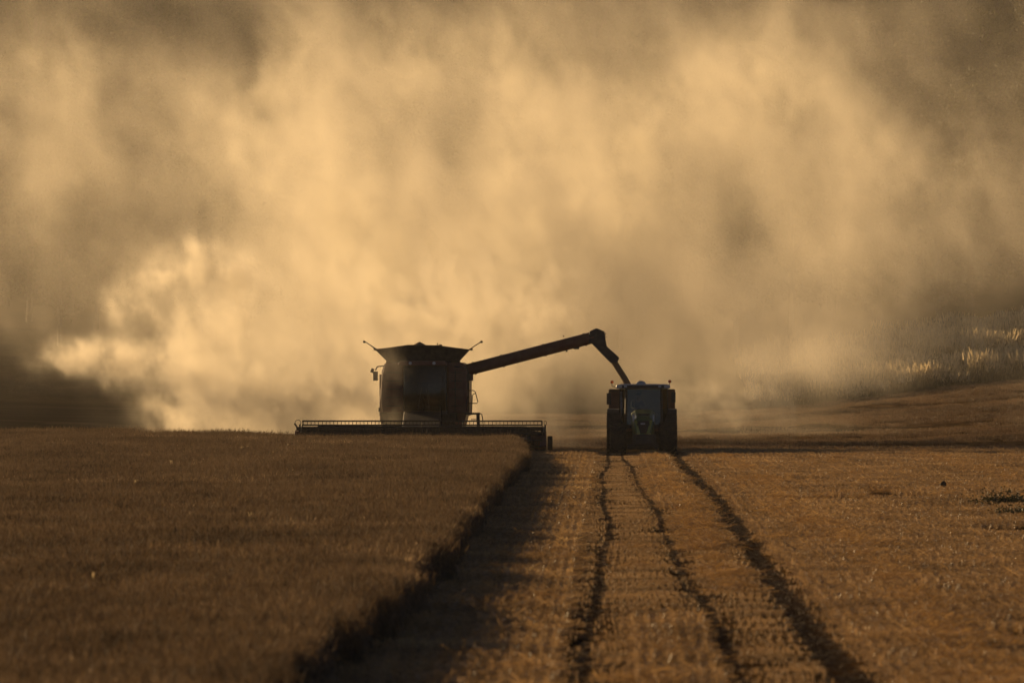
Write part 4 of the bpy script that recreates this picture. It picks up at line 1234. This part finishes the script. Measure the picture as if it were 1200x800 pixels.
for px, py, sx, sy in ((717.2, 447.4, 722.5, 453.2), (784.8, 446.6, 783.8, 452.5)):
    x, z = tq(px, py, 345.2); x2_, z2_ = tq(sx, sy, 345.2)
    bc = MB().tube([(x2_, .7, z2_), (x, .7, z - .18), (x, .7, z - .06)], .018, 6).build('beacon_stalk', M_BLACKP, roof)
    MB().lathe([(.045, z - .06), (.065, z - .04), (.062, z + .03), (.03, z + .055)], (x, .7, 0), 14, 'Z').build('beacon', M_AMBER, bc, smooth=True)
# mirrors
for (px0, px1, py0, py1, ax, ay) in ((710.9, 716.0, 460.5, 473.8, 723.5, 457.8), (786.6, 791.7, 459.2, 471.2, 784.0, 456.4)):
    a0, a1 = tq(px0, py0, 344.9), tq(px1, py1, 344.9); s0 = tq(ax, ay, 344.9)
    mm = MB().box(a0[0], a1[0], .30, .40, a1[1], a0[1]).tube([(s0[0], .5, s0[1]), ((a0[0] + a1[0]) / 2, .38, s0[1] + .0), ((a0[0] + a1[0]) / 2, .38, a0[1])], .022, 6)
    mm.build('mirror', M_BLACKP, tr, bevel=.015)
# exhaust, steps, fenders
x, _ = tq(728.3, 0, 345.0)
MB().tube([(x, .15, 1.3), (x, .15, 2.62)], .045, 10).build('exhaust_pipe', M_STEEL, tr, smooth=True)
for px0, px1, dd in ((711.5, 732.0, 1), (774.5, 793.0, -1)):
    a, b2 = tq(px0, 0, TR.y + ry)[0], tq(px1, 0, TR.y + ry)[0]
    mm = MB(); rad = 1.0
    zc_ = tq(0, 482.6, TR.y + ry)[1] / 2
    for k in range(7):
        a1_, a2_ = R(25 + 20 * k), R(45 + 20 * k)
        p = lambda an, r_: (ry + r_ * math.cos(an), zc_ + r_ * math.sin(an))
        (ya, za), (yb_, zb_), (yc, zcc), (yd, zd) = p(a1_, rad), p(a2_, rad), p(a2_, rad + .03), p(a1_, rad + .03)
        mm.prismx([(ya, za), (yb_, zb_), (yc, zcc), (yd, zd)], a, b2)
    mm.build('fender', M_BLACKP, tr)
for s in (-1, 1):
    xx = s * .72
    for k in range(3): MB().box(xx - .17, xx + .17, .1, .55, .55 + .27 * k, .58 + .27 * k).build('step', M_DARKM, tr)
# interior
sx_ = tq(748, 0, 346)[0]
MB().box(sx_ - .24, sx_ + .24, 1.15, 1.6, zc0 + .28, zc0 + .40).box(sx_ - .22, sx_ + .22, 1.55, 1.66, zc0 + .4, zc0 + .95).box(sx_ - .1, sx_ + .1, 1.3, 1.5, zc0, zc0 + .3).build('seat', M_SEAT, tcab, bevel=.03)
MB().tube([(sx_, .62, zc0), (sx_, .82, zc0 + .55)], .04, 8).lathe([(.17, -.012), (.185, 0), (.17, .012), (.16, 0)], (sx_, .83, zc0 + .57), 20, 'Z').build('steering_wheel', M_BLACKP, tcab)

# ------------------------------------------------------------------ trailer
TL = Vector((at(752, 431, 351.5).x, 351.5, -0.10))
def lq(px, py, d):
    p = at(px, py, d) - TL
    return p.x, p.z
tlr = empty('grain_trailer', TL, 0, 'rust red high sided grain trailer behind the tractor', 'trailer')
lx0, lz1 = lq(715.0, 456.3, 349.0); lx1, _ = lq(789.5, 456.3, 349.0)
ty0, ty1 = -2.4, 4.2
bd = MB()
bd.box(lx0, lx0 + .06, ty0, ty1, .95, lz1).box(lx1 - .06, lx1, ty0, ty1, .95, lz1).box(lx0 + .06, lx1 - .06, ty1 - .06, ty1, .95, lz1).box(lx0 + .06, lx1 - .06, ty0, ty1, .90, .96)
wx0, wz1 = lq(746.5, 461.2, 349.1); wx1, wz0 = lq(759.0, 471.5, 349.1)
bd.box(lx0 + .06, wx0, ty0, ty0 + .05, .96, lz1).box(wx1, lx1 - .06, ty0, ty0 + .05, .96, lz1).box(wx0, wx1, ty0, ty0 + .05, .96, wz0).box(wx0, wx1, ty0, ty0 + .05, wz1, lz1)
bdo = bd.build('body', M_TRAIL, tlr)
rb = MB()
rb.box(lx0 - .03, lx1 + .03, ty0 - .05, ty0 - .003, lz1 - .10, lz1 + .02)
for t in (.03, .3, .7, .97):
    x = lx0 + (lx1 - lx0) * t; rb.box(x - .04, x + .04, ty0 - .05, ty0 - .003, .9, lz1 - .1)
for k in range(8):
    y = ty0 + .1 + k * .88
    rb.box(lx0 - .06, lx0 - .003, y, y + .09, .9, lz1); rb.box(lx1 + .003, lx1 + .06, y, y + .09, .9, lz1)
rb.build('rib', M_TRAIL, bdo, bevel=.01)
ms = MB()
for k in range(5): ms.tube([(wx0 + (wx1 - wx0) * (k + .5) / 5, ty0 + .02, wz0), (wx0 + (wx1 - wx0) * (k + .5) / 5, ty0 + .02, wz1)], .006, 4)
ms.build('window_mesh', M_STEEL, bdo)
MB().box(-.5, .5, ty0, ty1, .7, .9).box(-.06, .06, ty0 - 2.2, ty0, .55, .70).box(-1.0, 1.0, .9, 1.05, .5, .65).box(-1.0, 1.0, 2.3, 2.45, .5, .65).build('chassis', M_DARKM, tlr, bevel=.02)
for y in (.95, 2.4):
    for s in (-1, 1): wheel(tlr, (s * 1.0, y, .58), .58, .46, M_RIMGREY, 14)
gh = MB(); nx_, ny_ = 16, 24
v = [(lx0 + .07 + (lx1 - lx0 - .14) * i / nx_, ty0 + .07 + (ty1 - ty0 - .14) * j / ny_, lz1 - .55 + .50 * math.exp(-(((i / nx_ - .5) * 2.4) ** 2 + ((j / ny_ - .42) * 3) ** 2)) + .02 * math.sin(i * 2.1 + j * 1.3)) for j in range(ny_ + 1) for i in range(nx_ + 1)]
gh._add(v, [(j * (nx_ + 1) + i, j * (nx_ + 1) + i + 1, (j + 1) * (nx_ + 1) + i + 1, (j + 1) * (nx_ + 1) + i) for j in range(ny_) for i in range(nx_)])
tag(gh.build('grain_heap', M_GRAIN, None, smooth=True, loc=TL), 'pile of wheat grain filling the trailer behind the tractor cab', 'grain')

# ------------------------------------------------------------------ driver in the tractor cab
M_SKIN = mottled('skin', (0.30, 0.16, 0.10), (0.36, 0.20, 0.13), 8, .6)
M_SHIRT = mottled('work_shirt', (0.04, 0.05, 0.07), (0.07, 0.08, 0.10), 10, .9)
M_CAP = mottled('dark_cap', (0.03, 0.03, 0.03), (0.05, 0.05, 0.05), 10, .9)
def skinned(name, verts, edges, radii, mat, parent=None, root=0, sub=2):
    me = bpy.data.meshes.new(name); me.from_pydata(verts, edges, []); me.update(); me.materials.append(mat)
    o = bpy.data.objects.new(name, me); col.objects.link(o)
    sk = o.modifiers.new('skin', 'SKIN')
    for i, r in enumerate(radii): me.skin_vertices[0].data[i].radius = (r, r) if not isinstance(r, tuple) else r
    me.skin_vertices[0].data[root].use_root = True
    s = o.modifiers.new('sub', 'SUBSURF'); s.levels = sub; s.render_levels = sub
    if parent: o.parent = parent
    return o
seatz = zc0 + .42 + TR.z
DP = Vector((TR.x + sx_, TR.y + 1.42, seatz))
wh = Vector((0, -.59, .17))       # wheel centre from the hips
V_ = [(0, 0, .09), (0, .03, .30), (0, .02, .48), (0, .0, .57), (0, -.02, .64), (0, -.03, .73), (0, -.035, .80),
      (-.20, .02, .50), (-.27, -.12, .28), (-.16, -.42, .22), (-.14, -.50, .22),
      (.20, .02, .50), (.27, -.12, .28), (.16, -.42, .22), (.14, -.50, .22),
      (-.10, -.05, .06), (-.14, -.42, .08), (-.14, -.50, -.32), (-.14, -.60, -.38),
      (.10, -.05, .06), (.14, -.42, .08), (.14, -.50, -.32), (.14, -.60, -.38)]
E_ = [(0, 1), (1, 2), (2, 3), (3, 4), (4, 5), (5, 6), (2, 7), (7, 8), (8, 9), (9, 10), (2, 11), (11, 12), (12, 13), (13, 14), (0, 15), (15, 16), (16, 17), (17, 18), (0, 19), (19, 20), (20, 21), (21, 22)]
R_ = [.16, .15, .13, .06, .075, .095, .07, .07, .05, .035, .035, .07, .05, .035, .035, .09, .075, .05, .045, .09, .075, .05, .045]
drv = skinned('person', V_, E_, R_, M_SKIN)
drv.location = DP
tag(drv, 'driver in dark work clothes seated behind the tractor windscreen, hands on the wheel', 'person')
shv = V_[:3] + V_[7:10] + V_[11:14]
sh = skinned('shirt', shv, [(0, 1), (1, 2), (2, 3), (3, 4), (4, 5), (2, 6), (6, 7), (7, 8)], [.175, .165, .14, .085, .062, .045, .085, .062, .045], M_SHIRT, drv)
tv = [V_[0]] + V_[15:18] + V_[19:22]
skinned('trousers', tv, [(0, 1), (1, 2), (2, 3), (0, 4), (4, 5), (5, 6)], [.165, .10, .085, .06, .10, .085, .06], M_CAP, drv)
MB().lathe([(.10, .765), (.108, .80), (.09, .86), (.03, .885)], (0, -.03, 0), 18, 'Z').box(-.07, .07, -.24, -.11, .775, .79).build('cap', M_CAP, drv, smooth=True)
fc = MB().lathe([(.008, -.02), (.016, 0), (.006, .03)], (0, -.128, .70), 8, 'Z')
fc.build('nose', M_SKIN, drv, smooth=True)
for s in (-1, 1):
    hand = MB()
    bx = s * .15
    hand.box(bx - .035, bx + .035, -.56, -.48, .20, .235)
    for k in range(4):
        x = bx - .03 + k * .02; l_ = (.035, .045, .042, .03)[k]
        hand.tube([(x, -.555, .225), (x, -.58 - l_ * .5, .22), (x, -.59 - l_ * .4, .19), (x, -.575, .17)], .009, 6)
    hand.tube([(bx - s * .03, -.50, .22), (bx - s * .06, -.53, .215), (bx - s * .055, -.565, .20)], .010, 6)
    hand.build('hand', M_SKIN, drv, bevel=.008)
